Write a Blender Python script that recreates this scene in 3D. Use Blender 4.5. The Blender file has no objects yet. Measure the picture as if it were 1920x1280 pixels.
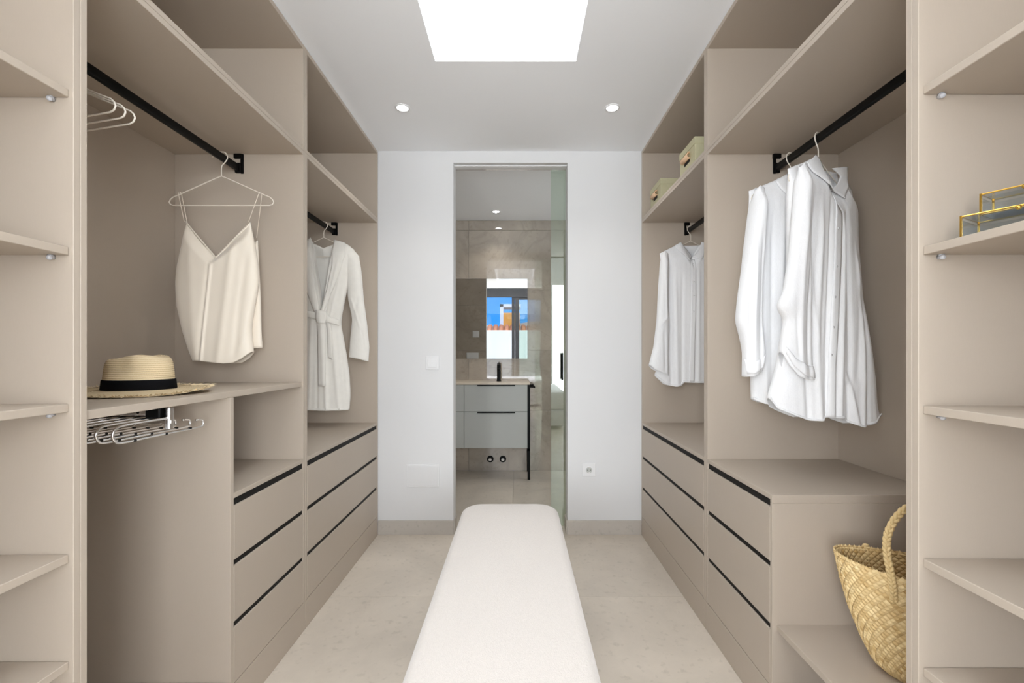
import bpy, bmesh, math, random
from mathutils import Vector, Matrix, noise

C = bpy.context.scene.collection
S = bpy.context.scene
rnd = random.Random(7)

# ------------------------------------------------------------------ camera, world, lights, exposure
FPX = 848.0            # focal length in pixels of a 1920 px wide frame
CX, CY = 971.0, 662.0  # vanishing point of the corridor
H = 1.178              # camera height
cam_d = bpy.data.cameras.new('camera'); cam = bpy.data.objects.new('camera', cam_d); C.objects.link(cam)
cam.location = (0, 0, H); cam.rotation_euler = (math.pi/2, 0, 0)
cam_d.sensor_width = 36.0; cam_d.lens = FPX/1920*36.0
cam_d.shift_x = -(CX-960)/1920; cam_d.shift_y = (CY-640)/1920
cam_d.clip_start = 0.05; cam_d.clip_end = 300
S.camera = cam

S.view_settings.view_transform = 'Standard'; S.view_settings.look = 'None'
S.view_settings.gamma = 1.0; S.view_settings.use_curve_mapping = False
S.view_settings.exposure = 0.10
S.cycles.max_bounces = 12; S.cycles.diffuse_bounces = 7; S.cycles.glossy_bounces = 6
S.cycles.transmission_bounces = 8; S.cycles.transparent_max_bounces = 32
S.cycles.use_denoising = True
S.cycles.sample_clamp_indirect = 6.0

w = bpy.data.worlds.new('sky'); S.world = w; w.use_nodes = True
nt = w.node_tree; nt.nodes.clear()
wo = nt.nodes.new('ShaderNodeOutputWorld'); bg = nt.nodes.new('ShaderNodeBackground')
tc = nt.nodes.new('ShaderNodeTexCoord'); sx = nt.nodes.new('ShaderNodeSeparateXYZ'); cr = nt.nodes.new('ShaderNodeValToRGB')
nt.links.new(tc.outputs['Generated'], sx.inputs[0]); nt.links.new(sx.outputs['Z'], cr.inputs[0])
cr.color_ramp.elements[0].position = 0.0; cr.color_ramp.elements[0].color = (0.08, 0.40, 0.95, 1)
cr.color_ramp.elements[1].position = 0.5; cr.color_ramp.elements[1].color = (0.02, 0.16, 0.60, 1)
e = cr.color_ramp.elements.new(0.10); e.color = (0.02, 0.30, 0.95, 1)
nt.links.new(cr.outputs[0], bg.inputs[0]); bg.inputs[1].default_value = 1.2
nt.links.new(bg.outputs[0], wo.inputs[0])

def area(name, loc, rot, sx_, sy_, power, col=(1, 1, 1), spread=math.pi):
    d = bpy.data.lights.new(name, 'AREA'); d.shape = 'RECTANGLE'; d.size = sx_; d.size_y = sy_
    d.energy = power; d.color = col; d.spread = spread
    o = bpy.data.objects.new(name, d); o.location = loc; o.rotation_euler = rot; C.objects.link(o); return o
# daylight down the skylight shaft, then added fill lamps behind the camera and in the bathroom
area('skylight_daylight', (-0.055, 1.12, 3.18), (0, 0, 0), 0.60, 1.75, 15, (0.90, 0.95, 1.0), math.radians(125))
area('added_bedroom_side_fill', (-1.72, -2.98, 1.40), (math.pi/2, 0, 0), 1.5, 2.3, 158, (0.92, 0.96, 1.0))  # added fill beside the real window, the wall has no opening here
area('added_bedroom_side_fill', (1.45, -2.98, 1.40), (math.pi/2, 0, 0), 1.5, 2.3, 158, (0.92, 0.96, 1.0))  # same added fill on the right, also in front of solid wall
area('added_bedroom_overhead_fill', (0, -1.25, 3.08), (0, 0, 0), 2.2, 1.4, 12, (0.92, 0.96, 1.0))  # added overhead fill for camera-facing surfaces, not a known fixture
area('added_bathroom_fill', (1.40, 3.85, 1.5), (0, math.pi/2, 0), 1.4, .9, 8, (0.92, 0.96, 1.0))  # added side fill to brighten the bathroom, no window in that wall
sd = bpy.data.lights.new('sun', 'SUN'); sd.energy = 5.0; sd.angle = 0.01; sd.color = (1, .95, .87)
so = bpy.data.objects.new('sun', sd); so.rotation_euler = (math.radians(-24), math.radians(8), 0); C.objects.link(so)

# ------------------------------------------------------------------ materials
def mat(name, col, rough=0.5, metal=0.0, spec=0.5, noise_amt=0.0, noise_scale=8.0, bump=0.0, bump_scale=200.0,
        stretch=(1, 1, 1), emis=None, trans=0.0, sheen=0.0, alpha=None, sss=0.0, ior=None):
    m = bpy.data.materials.new(name); m.use_nodes = True
    n = m.node_tree.nodes; l = m.node_tree.links; b = n['Principled BSDF']
    b.inputs['Base Color'].default_value = (*col, 1); b.inputs['Roughness'].default_value = rough
    b.inputs['Metallic'].default_value = metal; b.inputs['Specular IOR Level'].default_value = spec
    if trans: b.inputs['Transmission Weight'].default_value = trans
    if ior: b.inputs['IOR'].default_value = ior
    if sheen: b.inputs['Sheen Weight'].default_value = sheen
    if emis: b.inputs['Emission Color'].default_value = (*emis[:3], 1); b.inputs['Emission Strength'].default_value = emis[3]
    if noise_amt or bump:
        t = n.new('ShaderNodeTexCoord'); mp = n.new('ShaderNodeMapping'); mp.inputs['Scale'].default_value = stretch
        l.new(t.outputs['Object'], mp.inputs[0])
    if noise_amt:
        nz = n.new('ShaderNodeTexNoise'); nz.inputs['Scale'].default_value = noise_scale; nz.inputs['Detail'].default_value = 6
        l.new(mp.outputs[0], nz.inputs['Vector'])
        r = n.new('ShaderNodeValToRGB')
        r.color_ramp.elements[0].position = .3; r.color_ramp.elements[1].position = .7
        r.color_ramp.elements[0].color = (*[c*(1-noise_amt) for c in col], 1)
        r.color_ramp.elements[1].color = (*[min(1, c*(1+noise_amt)) for c in col], 1)
        l.new(nz.outputs[0], r.inputs[0]); l.new(r.outputs[0], b.inputs['Base Color'])
    if bump:
        nb = n.new('ShaderNodeTexNoise'); nb.inputs['Scale'].default_value = bump_scale; nb.inputs['Detail'].default_value = 3
        l.new(mp.outputs[0], nb.inputs['Vector'])
        bp = n.new('ShaderNodeBump'); bp.inputs['Strength'].default_value = bump; bp.inputs['Distance'].default_value = 0.002
        l.new(nb.outputs[0], bp.inputs['Height']); l.new(bp.outputs[0], b.inputs['Normal'])
    return m

M = {}
M['taupe'] = mat('taupe_laminate', (0.462, 0.394, 0.322), 0.42, spec=0.4, noise_amt=0.015, noise_scale=60, stretch=(30, 30, 1), bump=0.03, bump_scale=300)
M['wall'] = mat('white_paint', (0.70, 0.70, 0.70), 0.85, spec=0.2, noise_amt=0.006, noise_scale=3)
M['ceil'] = mat('ceiling_paint', (0.915, 0.925, 0.94), 0.9, spec=0.2)
M['black'] = mat('black_metal', (0.003, 0.003, 0.003), 0.45, spec=0.15)
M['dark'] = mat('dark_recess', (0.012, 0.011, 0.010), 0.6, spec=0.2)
M['cream_wire'] = mat('cream_coated_wire', (0.80, 0.74, 0.65), 0.35)
M['linen'] = mat('white_linen', (0.87, 0.87, 0.875), 0.9, spec=0.15, noise_amt=0.02, noise_scale=40, stretch=(6, 6, 1), bump=0.35, bump_scale=130, sheen=0.2)
M['satin'] = mat('ivory_satin', (0.79, 0.71, 0.60), 0.45, spec=0.35, noise_amt=0.01, noise_scale=20, bump=0.03, bump_scale=500, sheen=0.3)
M['robe'] = mat('off_white_fleece', (0.80, 0.775, 0.72), 0.95, spec=0.1, noise_amt=0.02, noise_scale=30, bump=0.25, bump_scale=350, sheen=0.5)
M['chrome'] = mat('chrome', (0.93, 0.93, 0.94), 0.18, metal=1.0)
M['clear'] = mat('clear_plastic', (0.95, 0.96, 1.0), 0.08, trans=0.6, spec=0.7)
M['rubber'] = mat('black_rubber', (0.01, 0.01, 0.01), 0.7)
M['boucle'] = mat('cream_boucle', (0.62, 0.57, 0.525), 0.98, spec=0.1, noise_amt=0.03, noise_scale=150, bump=0.6, bump_scale=330, sheen=0.3)
M['plastic'] = mat('white_plastic', (0.745, 0.745, 0.745), 0.35)
M['straw'] = mat('pale_straw', (0.76, 0.62, 0.40), 0.7, noise_amt=0.16, noise_scale=120, bump=0.3, bump_scale=300)
M['band'] = mat('black_grosgrain', (0.004, 0.004, 0.005), 0.9, spec=0.1)
M['gold'] = mat('brass', (0.83, 0.54, 0.12), 0.22, metal=1.0)
M['olive'] = mat('olive_card', (0.50, 0.47, 0.30), 0.7, noise_amt=0.03, noise_scale=80)
M['leather'] = mat('tan_leather', (0.80, 0.54, 0.34), 0.6)
M['vanity'] = mat('grey_green_lacquer', (0.47, 0.48, 0.455), 0.45)
M['counter'] = mat('beige_counter', (0.72, 0.62, 0.50), 0.35)
M['frame'] = mat('anthracite_aluminium', (0.014, 0.014, 0.016), 0.5)
M['terra'] = mat('terracotta', (0.55, 0.22, 0.10), 0.85, noise_amt=0.15, noise_scale=5)
M['orange'] = mat('orange_render', (0.80, 0.36, 0.06), 0.85)
M['hill'] = mat('dry_hillside', (0.34, 0.27, 0.25), 0.95, noise_amt=0.3, noise_scale=0.3)
M['white_out'] = mat('white_render', (0.80, 0.82, 0.84), 0.8)
M['bed'] = mat('white_bedding', (0.82, 0.82, 0.84), 0.9)
M['silver'] = mat('mirror_silver', (0.93, 0.94, 0.93), 0.0, metal=1.0)
M['lamp'] = mat('lamp_diffuser', (1, 1, 1), 0.5, emis=(1, 0.98, 0.95, 14))

def glass_mat(name, col, tint_gloss=1.45):
    m = bpy.data.materials.new(name); m.use_nodes = True; n = m.node_tree.nodes; l = m.node_tree.links; n.clear()
    o = n.new('ShaderNodeOutputMaterial'); mx = n.new('ShaderNodeMixShader'); t = n.new('ShaderNodeBsdfTransparent')
    g = n.new('ShaderNodeBsdfGlossy'); f = n.new('ShaderNodeFresnel'); ge = n.new('ShaderNodeNewGeometry'); ma = n.new('ShaderNodeMath'); ma.operation = 'MULTIPLY_ADD'
    ma.inputs[1].default_value = 1/tint_gloss-tint_gloss; ma.inputs[2].default_value = tint_gloss   # same reflectance on entering and leaving
    l.new(ge.outputs['Backfacing'], ma.inputs[0]); l.new(ma.outputs[0], f.inputs[0])
    t.inputs[0].default_value = (*col, 1); g.inputs['Roughness'].default_value = 0.0
    l.new(f.outputs[0], mx.inputs[0]); l.new(t.outputs[0], mx.inputs[1]); l.new(g.outputs[0], mx.inputs[2]); l.new(mx.outputs[0], o.inputs[0])
    return m
M['glass'] = glass_mat('clear_glass', (0.97, 0.985, 0.98))
M['boxglass'] = glass_mat('jewel_box_glass', (0.93, 0.96, 0.98), 1.7)
M['boxbase'] = mat('base_painted_reflection', (0.58, 0.66, 0.76), .2)  # blue-grey window reflection put into the base colour
M['greenglass'] = glass_mat('green_tinted_glass', (0.86, 0.93, 0.87), 2.0)

def concrete(name, base, var, rough, scale, vein=0.0, veincol=(0.5, 0.46, 0.42), spec=0.5):
    m = bpy.data.materials.new(name); m.use_nodes = True; n = m.node_tree.nodes; l = m.node_tree.links; b = n['Principled BSDF']
    t = n.new('ShaderNodeTexCoord'); oi = n.new('ShaderNodeObjectInfo')
    ad = n.new('ShaderNodeVectorMath'); ad.operation = 'ADD'; sc = n.new('ShaderNodeVectorMath'); sc.operation = 'SCALE'; sc.inputs['Scale'].default_value = 9.0
    l.new(oi.outputs['Random'], sc.inputs[0]); l.new(t.outputs['Object'], ad.inputs[0]); l.new(sc.outputs[0], ad.inputs[1])
    n1 = n.new('ShaderNodeTexNoise'); n1.inputs['Scale'].default_value = scale; n1.inputs['Detail'].default_value = 9; n1.inputs['Roughness'].default_value = .62; n1.inputs['Distortion'].default_value = .4
    l.new(ad.outputs[0], n1.inputs['Vector'])
    r = n.new('ShaderNodeValToRGB'); r.color_ramp.elements[0].position = .32; r.color_ramp.elements[1].position = .68
    r.color_ramp.elements[0].color = (*[c*(1-var) for c in base], 1); r.color_ramp.elements[1].color = (*[c*(1+var) for c in base], 1)
    l.new(n1.outputs[0], r.inputs[0]); out = r.outputs[0]
    n3 = n.new('ShaderNodeTexNoise'); n3.inputs['Scale'].default_value = scale*16; n3.inputs['Detail'].default_value = 4
    l.new(ad.outputs[0], n3.inputs['Vector'])
    r3 = n.new('ShaderNodeValToRGB'); r3.color_ramp.elements[0].position = .28; r3.color_ramp.elements[1].position = .42
    r3.color_ramp.elements[0].color = (.86, .86, .85, 1); r3.color_ramp.elements[1].color = (1, 1, 1, 1)
    l.new(n3.outputs[0], r3.inputs[0])
    mm = n.new('ShaderNodeMix'); mm.data_type = 'RGBA'; mm.blend_type = 'MULTIPLY'; mm.inputs[0].default_value = 1
    l.new(out, mm.inputs[6]); l.new(r3.outputs[0], mm.inputs[7]); out = mm.outputs[2]
    if vein:
        n2 = n.new('ShaderNodeTexNoise'); n2.inputs['Scale'].default_value = 1.6; n2.inputs['Detail'].default_value = 10; n2.inputs['Distortion'].default_value = 1.6
        l.new(ad.outputs[0], n2.inputs['Vector'])
        r2 = n.new('ShaderNodeValToRGB'); e = r2.color_ramp.elements
        e[0].position = .47; e[0].color = (0, 0, 0, 1); e[1].position = .53; e[1].color = (0, 0, 0, 1); k = e.new(.5); k.color = (1, 1, 1, 1)
        l.new(n2.outputs[0], r2.inputs[0])
        ml = n.new('ShaderNodeMath'); ml.operation = 'MULTIPLY'; ml.inputs[1].default_value = vein; l.new(r2.outputs[0], ml.inputs[0])
        mx = n.new('ShaderNodeMix'); mx.data_type = 'RGBA'; l.new(ml.outputs[0], mx.inputs[0]); l.new(out, mx.inputs[6]); mx.inputs[7].default_value = (*veincol, 1); out = mx.outputs[2]
    l.new(out, b.inputs['Base Color']); b.inputs['Roughness'].default_value = rough; b.inputs['Specular IOR Level'].default_value = spec
    if spec >= 1: b.inputs['Coat Weight'].default_value = 1.0; b.inputs['Coat IOR'].default_value = 2.0; b.inputs['Coat Roughness'].default_value = .02
    return m
M['floor'] = concrete('concrete_floor_tile', (0.575, 0.51, 0.43), .12, .42, 2.0)
M['grout'] = mat('grout', (0.36, 0.33, 0.29), .9)
M['base'] = concrete('concrete_skirting', (0.50, 0.46, 0.41), .08, .5, 2.2)
M['marble'] = concrete('glossy_marble_tile', (0.46, 0.40, 0.335), .20, .03, 1.6, .30, (0.32, .28, .24), spec=1.0)
M['hat'] = None

# ------------------------------------------------------------------ mesh helpers
def link(name, me, m=None, parent=None, smooth=False):
    o = bpy.data.objects.new(name, me); C.objects.link(o)
    if m is not None: me.materials.append(m)
    if smooth:
        me.polygons.foreach_set('use_smooth', [True]*len(me.polygons))
    if parent is not None:
        o.parent = parent
        o.matrix_parent_inverse = Matrix.Translation(-Vector(parent.location)) if parent.rotation_euler.z == 0 else parent_inv(parent)
    return o
def parent_inv(p):
    return (Matrix.Translation(p.location) @ p.rotation_euler.to_matrix().to_4x4()).inverted()
def fin(bm, name, m, parent=None, smooth=False, bevel=0.0, seg=1):
    if bevel: bmesh.ops.bevel(bm, geom=bm.edges[:], offset=bevel, segments=seg, affect='EDGES', profile=.5, clamp_overlap=True)
    bmesh.ops.recalc_face_normals(bm, faces=bm.faces[:])
    me = bpy.data.meshes.new(name); bm.to_mesh(me); bm.free()
    return link(name, me, m, parent, smooth)
def abox(bm, x0, x1, y0, y1, z0, z1):
    if x0 > x1: x0, x1 = x1, x0
    if y0 > y1: y0, y1 = y1, y0
    if z0 > z1: z0, z1 = z1, z0
    v = [bm.verts.new(p) for p in ((x0,y0,z0),(x1,y0,z0),(x1,y1,z0),(x0,y1,z0),(x0,y0,z1),(x1,y0,z1),(x1,y1,z1),(x0,y1,z1))]
    for f in ((0,3,2,1),(4,5,6,7),(0,1,5,4),(1,2,6,5),(2,3,7,6),(3,0,4,7)): bm.faces.new([v[i] for i in f])
def box(name, m, x0, x1, y0, y1, z0, z1, parent=None, bevel=0.0, seg=1, smooth=False):
    bm = bmesh.new(); abox(bm, x0, x1, y0, y1, z0, z1)
    return fin(bm, name, m, parent, smooth, bevel, seg)
def tube(bm, pts, r, n=8, cap=True, closed=False):
    pts = [Vector(p) for p in pts]; N = len(pts); rings = []; prev = None
    for i, p in enumerate(pts):
        if closed: t = pts[(i+1) % N]-pts[i-1]
        else: t = pts[min(i+1, N-1)]-pts[max(i-1, 0)]
        t.normalize()
        if prev is None:
            a = Vector((0, 0, 1)) if abs(t.z) < .9 else Vector((1, 0, 0))
            u = t.cross(a).normalized()
        else:
            u = (prev - t*prev.dot(t)).normalized()
        prev = u; v = t.cross(u)
        rr = r[i] if isinstance(r, (list, tuple)) else r
        rings.append([bm.verts.new(p+(u*math.cos(2*math.pi*k/n)+v*math.sin(2*math.pi*k/n))*rr) for k in range(n)])
    R = range(N if closed else N-1)
    for i in R:
        A, B = rings[i], rings[(i+1) % N]
        for k in range(n): bm.faces.new((A[k], A[(k+1) % n], B[(k+1) % n], B[k]))
    if cap and not closed:
        bm.faces.new(rings[0][::-1]); bm.faces.new(rings[-1])
def smooth_path(pts, k=5):
    P = [Vector(p) for p in pts]; out = []
    for i in range(len(P)-1):
        p0 = P[max(i-1, 0)]; p1 = P[i]; p2 = P[i+1]; p3 = P[min(i+2, len(P)-1)]
        for j in range(k):
            t = j/k
            out.append(.5*((2*p1)+(-p0+p2)*t+(2*p0-5*p1+4*p2-p3)*t*t+(-p0+3*p1-3*p2+p3)*t**3))
    out.append(P[-1]); return out
def disc(bm, c, r, h, axis='Z', n=24):
    rot = {'Z': Matrix.Identity(4), 'Y': Matrix.Rotation(math.pi/2, 4, 'X'), 'X': Matrix.Rotation(math.pi/2, 4, 'Y')}[axis]
    bmesh.ops.create_cone(bm, cap_ends=True, segments=n, radius1=r, radius2=r, depth=h, matrix=Matrix.Translation(c) @ rot)
def sm(x):
    x = max(0., min(1., x)); return x*x*(3-2*x)
def interp(tab, x):
    if x <= tab[0][0]: return tab[0][1]
    for (a, b), (c, d) in zip(tab, tab[1:]):
        if x <= c: return b+(d-b)*(x-a)/(c-a) if c > a else d
    return tab[-1][1]
def thing(name, loc, label, cat, group=None, rz=0.0):
    o = bpy.data.objects.new(name, None); o.empty_display_size = .05; C.objects.link(o); o.location = loc; o.rotation_euler = (0, 0, rz)
    o['label'] = label; o['category'] = cat
    if group: o['group'] = group
    return o
def tag(o, label, cat, group=None):
    o['label'] = label; o['category'] = cat
    if group: o['group'] = group
    return o
def struct(o):
    o['kind'] = 'structure'; return o
def copy_tree(o, parent=None):
    c = o.copy(); C.objects.link(c)
    if parent is not None: c.parent = parent
    for ch in list(o.children): copy_tree(ch, c)
    return c

# ------------------------------------------------------------------ dimensions
XL, XR = -0.908, 0.8025      # front planes of the two rows of cabinets
DL, DR = 0.543, 0.5535       # inner depths
YB = 2.946                   # back wall
ZC = 2.493
DX0, DX1, DZ = -0.420, 0.323, 2.418   # doorway
YW = YB+0.11
YM, ZCB = 4.55, 2.512        # bathroom back wall and ceiling
HX0, HX1, HY0, HY1 = -0.373, 0.262, 0.22, 2.039   # skylight shaft

# ------------------------------------------------------------------ the setting
def tiled_floor(name, x0, x1, y0, y1, xs, ys, m):
    root = struct(box(name, M['grout'], x0, x1, y0, y1, -0.10, -0.004))
    X = [x0]+[x for x in xs if x0 < x < x1]+[x1]; Y = [y0]+[y for y in ys if y0 < y < y1]+[y1]
    for a, b in zip(X, X[1:]):
        for c, d in zip(Y, Y[1:]):
            box('tile', m, a+.0008, b-.0008, c+.0008, d-.0008, -0.004, 0.0, root, bevel=.0006)
    return root
tiled_floor('floor', -1.50, 1.40, -0.1, YW, [-0.04], [0.99, 2.19], M['floor'])
tiled_floor('floor_bathroom', -1.45, 1.45, YW, YM, [-0.04], [4.26], M['floor'])
tiled_floor('floor_bedroom', -2.75, 2.75, -3.05, -0.1, [-1.24, -0.04, 1.16], [-2.61, -1.41], M['floor'])
# corridor walls
struct(box('wall_left', M['wall'], -1.56, -1.468, -0.1, YB, 0, ZC))
struct(box('wall_right', M['wall'], 1.374, 1.46, -0.1, YB, 0, ZC))
bm = bmesh.new()
abox(bm, -1.56, DX0, YB, YW, 0, 2.62); abox(bm, DX1, 1.46, YB, YW, 0, 2.62); abox(bm, DX0, DX1, YB, YW, DZ, 2.62)
struct(fin(bm, 'wall_back', M['wall']))
# ceiling slab with the skylight shaft
bm = bmesh.new()
for a, b, c, d in ((-1.56, HX0, -0.1, YB), (HX1, 1.46, -0.1, YB), (HX0, HX1, -0.1, HY0), (HX0, HX1, HY1, YB)):
    abox(bm, a, b, c, d, ZC, ZC+.12)
struct(fin(bm, 'ceiling', M['ceil']))
bm = bmesh.new()
zt = 3.22; t_ = .03
abox(bm, HX0-t_, HX0, HY0-t_, HY1+t_, ZC+.12, zt); abox(bm, HX1, HX1+t_, HY0-t_, HY1+t_, ZC+.12, zt)
abox(bm, HX0, HX1, HY0-t_, HY0, ZC+.12, zt); abox(bm, HX0, HX1, HY1, HY1+t_, ZC+.12, zt)
struct(fin(bm, 'skylight_shaft', M['wall']))
sk = box('window_1', M['frame'], HX0-.05, HX1+.05, HY0-.05, HY0-.01, zt, zt+.05); struct(sk)
for a in ((HX0-.05, HX1+.05, HY1+.01, HY1+.05), (HX0-.05, HX0-.01, HY0, HY1), (HX1+.01, HX1+.05, HY0, HY1)):
    box('window_frame', M['frame'], *a, zt, zt+.05, sk)
box('window_pane', M['plastic'], HX0-.01, HX1+.01, HY0-.01, HY1+.01, zt+.02, zt+.03, sk)  # unseen pane made opaque white to block direct sun in the shaft
# skirting
for i, (a, b) in enumerate(((XL, DX0-.0), (DX1, XR))):
    struct(box('baseboard_back_left' if i == 0 else 'baseboard_back_right', M['base'], a, b, YB-.010, YB, 0, .0905, bevel=.001))
struct(box('baseboard_doorway_left', M['base'], DX0, DX0+.008, YB, YW, 0, .0905))
struct(box('baseboard_doorway_right', M['base'], DX1-.008, DX1, YB, YW, 0, .0905))
# bathroom shell
struct(box('wall_bathroom_left', M['marble'], -1.55, -1.45, YW, YM+.1, 0, ZCB))
struct(box('wall_bathroom_right', M['marble'], 1.45, 1.55, YW, YM+.1, 0, ZCB))
struct(box('ceiling_bathroom', M['ceil'], -1.55, 1.55, YW, YM+.1, ZCB, ZCB+.1))
wb = struct(box('wall_bathroom_back', M['grout'], -1.45, 1.45, YM, YM+.1, 0, ZCB))
wf = struct(box('wall_bathroom_front', M['grout'], -1.45, DX0-.0, YW, YW+.004, 0, ZCB))
xs = [-1.45, -0.494, 0.706, 1.45]; zs = [0.0, 0.606, 1.209, 1.812, 2.412, ZCB]
for a, b in zip(xs, xs[1:]):
    for c, d in zip(zs, zs[1:]):
        box('tile', M['marble'], a+.001, b-.001, YM-.008, YM, c+.001, d-.001, wb, bevel=.0007)
for a, b in ((-1.45, DX0),):
    for c, d in zip(zs, zs[1:]):
        box('tile', M['marble'], a+.001, b-.001, YW+.004, YW+.012, c+.001, d-.001, wf, bevel=.0007)
bm = bmesh.new()
abox(bm, DX1, 1.45, YW, YW+.008, 0, ZCB); abox(bm, DX0, DX1, YW, YW+.008, DZ, ZCB)
struct(fin(bm, 'wall_bathroom_front_right', M['marble']))
# door head track and sliding glass door on the bathroom side
struct(box('trim_1', M['plastic'], DX0, DX1, YW-.07, YW-.04, DZ-.006, DZ))
gd = box('door_1', M['greenglass'], 0.2245, 1.08, YW+.012, YW+.022, 0.008, 2.43, bevel=.001); struct(gd)
for yy in (YW-.03, YW+.034):
    bm = bmesh.new(); xh = .298
    tube(bm, [(xh, YW+.014, 1.175), (xh, yy, 1.18), (xh, yy, 1.00), (xh, YW+.014, 1.005)], .006, 8)
    fin(bm, 'door_handle', M['black'], gd, smooth=True)
# bedroom shell behind the camera
BZ = 3.12; WZ = 2.95; WX0, WX1 = -.95, .66; YN = -3.05
struct(box('ceiling_bedroom', M['ceil'], -2.85, 2.85, YN-.1, -0.1, BZ, BZ+.1))
struct(box('wall_bedroom_left', M['wall'], -2.85, -2.75, YN-.1, -0.1, 0, BZ))
struct(box('wall_bedroom_right', M['wall'], 2.75, 2.85, YN-.1, -0.1, 0, BZ))
bm = bmesh.new()
abox(bm, -2.85, -1.468, -0.12, -0.02, 0, BZ); abox(bm, 1.374, 2.85, -0.12, -0.02, 0, BZ); abox(bm, -1.468, 1.374, -0.12, -0.02, ZC, BZ)
struct(fin(bm, 'wall_bedroom_front', M['wall']))
bm = bmesh.new()
abox(bm, -2.85, WX0, YN-.12, YN, 0, BZ); abox(bm, WX1, 2.85, YN-.12, YN, 0, BZ); abox(bm, WX0, WX1, YN-.12, YN, WZ, BZ)
struct(fin(bm, 'wall_bedroom_window', M['wall']))
wn = struct(box('window_2', M['frame'], WX0, WX1, YN-.08, YN-.02, WZ-.27, WZ, bevel=.002))
for a, b in ((WX0, WX0+.05), (WX1-.05, WX1), (-0.165, -0.085), (-0.075, 0.035)):
    box('window_frame', M['frame'], a, b, YN-.08 if a < -.1 else YN-.11, YN-.03, 0.05, WZ-.27, wn, bevel=.002)
box('window_frame', M['frame'], WX0, WX1, YN-.08, YN-.02, 0, .05, wn)
box('window_frame', M['frame'], -.085, WX1, YN-.11, YN-.06, WZ-.33, WZ-.27, wn)
box('window_pane', M['glass'], WX0+.05, -0.165, YN-.055, YN-.049, .05, WZ-.27, wn)
box('window_pane', M['greenglass'], 0.035, WX1-.05, YN-.09, YN-.084, .05, WZ-.33, wn)
# outside: terrace, screen, roofs and hills seen by way of the bathroom mirror
struct(box('terrace', M['white_out'], -5, 5, -6.2, YN-.12, -.12, -.02))
struct(box('parapet', M['white_out'], -5, 5, -4.6, -4.45, -.02, 1.86, bevel=.01))
struct(box('ground', M['hill'], -70, 70, -140, -6.2, -3.2, -3.0))
rf = thing('tiled_roof', (0, -15.5, -3.0), 'terracotta tiled roof of the neighbouring house seen in the bathroom mirror', 'house')
box('wall', M['white_out'], -9, 9, -17, -14, -3, 1.95, rf)
bm = bmesh.new()
for k in range(60):
    x = -9+k*.3; tube(bm, [(x, -13.8, 2.02), (x, -15.5, 2.62)], .14, 6)
o = fin(bm, 'roof_tiles', M['terra'], rf, smooth=True); o['kind'] = 'stuff'
fb = thing('far_building', (-1.2, -40.5, -3.0), 'white and orange building against the blue sky in the bathroom mirror', 'building')
box('wall', M['white_out'], -1.9, -1.55, -42, -39, -3, 6.4, fb); box('facade', M['orange'], -1.55, 0.2, -42, -39.2, -3, 5.5, fb)
box('roof', M['white_out'], -1.9, 0.3, -42, -39, 6.1, 6.4, fb)
bm = bmesh.new(); G = 40
vs = [[bm.verts.new((-70+140*i/G, -80-50*j/10, -3.2+(0 if j == 0 else 1)*(9.0+3.2*noise.noise((i*.21, j*.3, 2))+j*.25))) for i in range(G+1)] for j in range(11)]
for j in range(10):
    for i in range(G): bm.faces.new((vs[j][i], vs[j][i+1], vs[j+1][i+1], vs[j+1][i]))
struct(fin(bm, 'hills', M['hill'], smooth=True))
# bed in the room behind the camera
bed = thing('bed', (-0.15, -1.75, 0), 'white made bed of the room behind, mirrored in the bathroom tiles', 'bed')
box('bed_base', M['bed'], -1.05, 0.75, -2.75, -.85, 0.05, .3, bed, bevel=.02); box('mattress', M['bed'], -1.05, .75, -2.75, -.85, .3, .58, bed, bevel=.05, seg=3, smooth=True)

# ------------------------------------------------------------------ cabinets
def side(s):
    xf, d, dep = (XL, -1, DL) if s == 'L' else (XR, 1, DR)
    def bx(name, par, d0, d1, y0, y1, z0, z1, m='taupe', bevel=.0009):
        return box(name, M[m], xf+d*d0, xf+d*d1, y0, y1, z0, z1, par, bevel=bevel)
    return xf, d, dep, bx
T = .018
ZP = .1205                       # top of the plinth
ZU0, ZU1, ZU2 = 2.0185, 2.0350, 2.0515    # lower module top, upper module floor
ZT0, ZT1 = 2.466, 2.484
def rod(par, xf, d, off, y0, y1, r=.0075):
    x = xf+d*off
    o = box('hanging_rod', M['black'], x-.0085, x+.0085, y0+.006, y1-.006, 1.944, 1.974, par, bevel=.006, seg=3, smooth=True)
    for y, s_ in ((y0, 1), (y1, -1)):
        bm = bmesh.new()
        abox(bm, x-.003+d*-.012, x+.010+d*-.012, y, y+s_*.007, 1.936, 2.0183)
        abox(bm, x-.017, x+.017, y, y+s_*.012, 1.999, 2.0183)
        abox(bm, x-.0115, x+.0115, y, y+s_*.012, 1.938, 1.980)
        fin(bm, 'bracket', M['black'], o, bevel=.002)
    return o
def drawers(par, bx, y0, y1, dep):
    """three handle-less drawers between the uprights"""
    bx('drawer_top_panel', par, 0, dep, y0, y1, .714, .7305)
    for zt_, zb_ in ((.690, .5165), (.4975, .3185), (.300, .1225)):
        o = bx('drawer', par, .000, .018, y0+.0015, y1-.0015, zb_, zt_, bevel=.0012)
        bx('drawer_box', o, .030, dep-.04, y0+.014, y1-.014, zb_+.01, zt_-.045, m='taupe', bevel=0)
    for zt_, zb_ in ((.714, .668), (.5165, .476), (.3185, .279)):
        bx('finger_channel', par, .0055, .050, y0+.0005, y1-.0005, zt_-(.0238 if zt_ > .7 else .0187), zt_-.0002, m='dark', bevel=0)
def plinth(par, bx, y0, y1):
    bx('plinth', par, 0.0, .018, y0, y1, 0.0005, ZP-.001, bevel=.0008)

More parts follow.
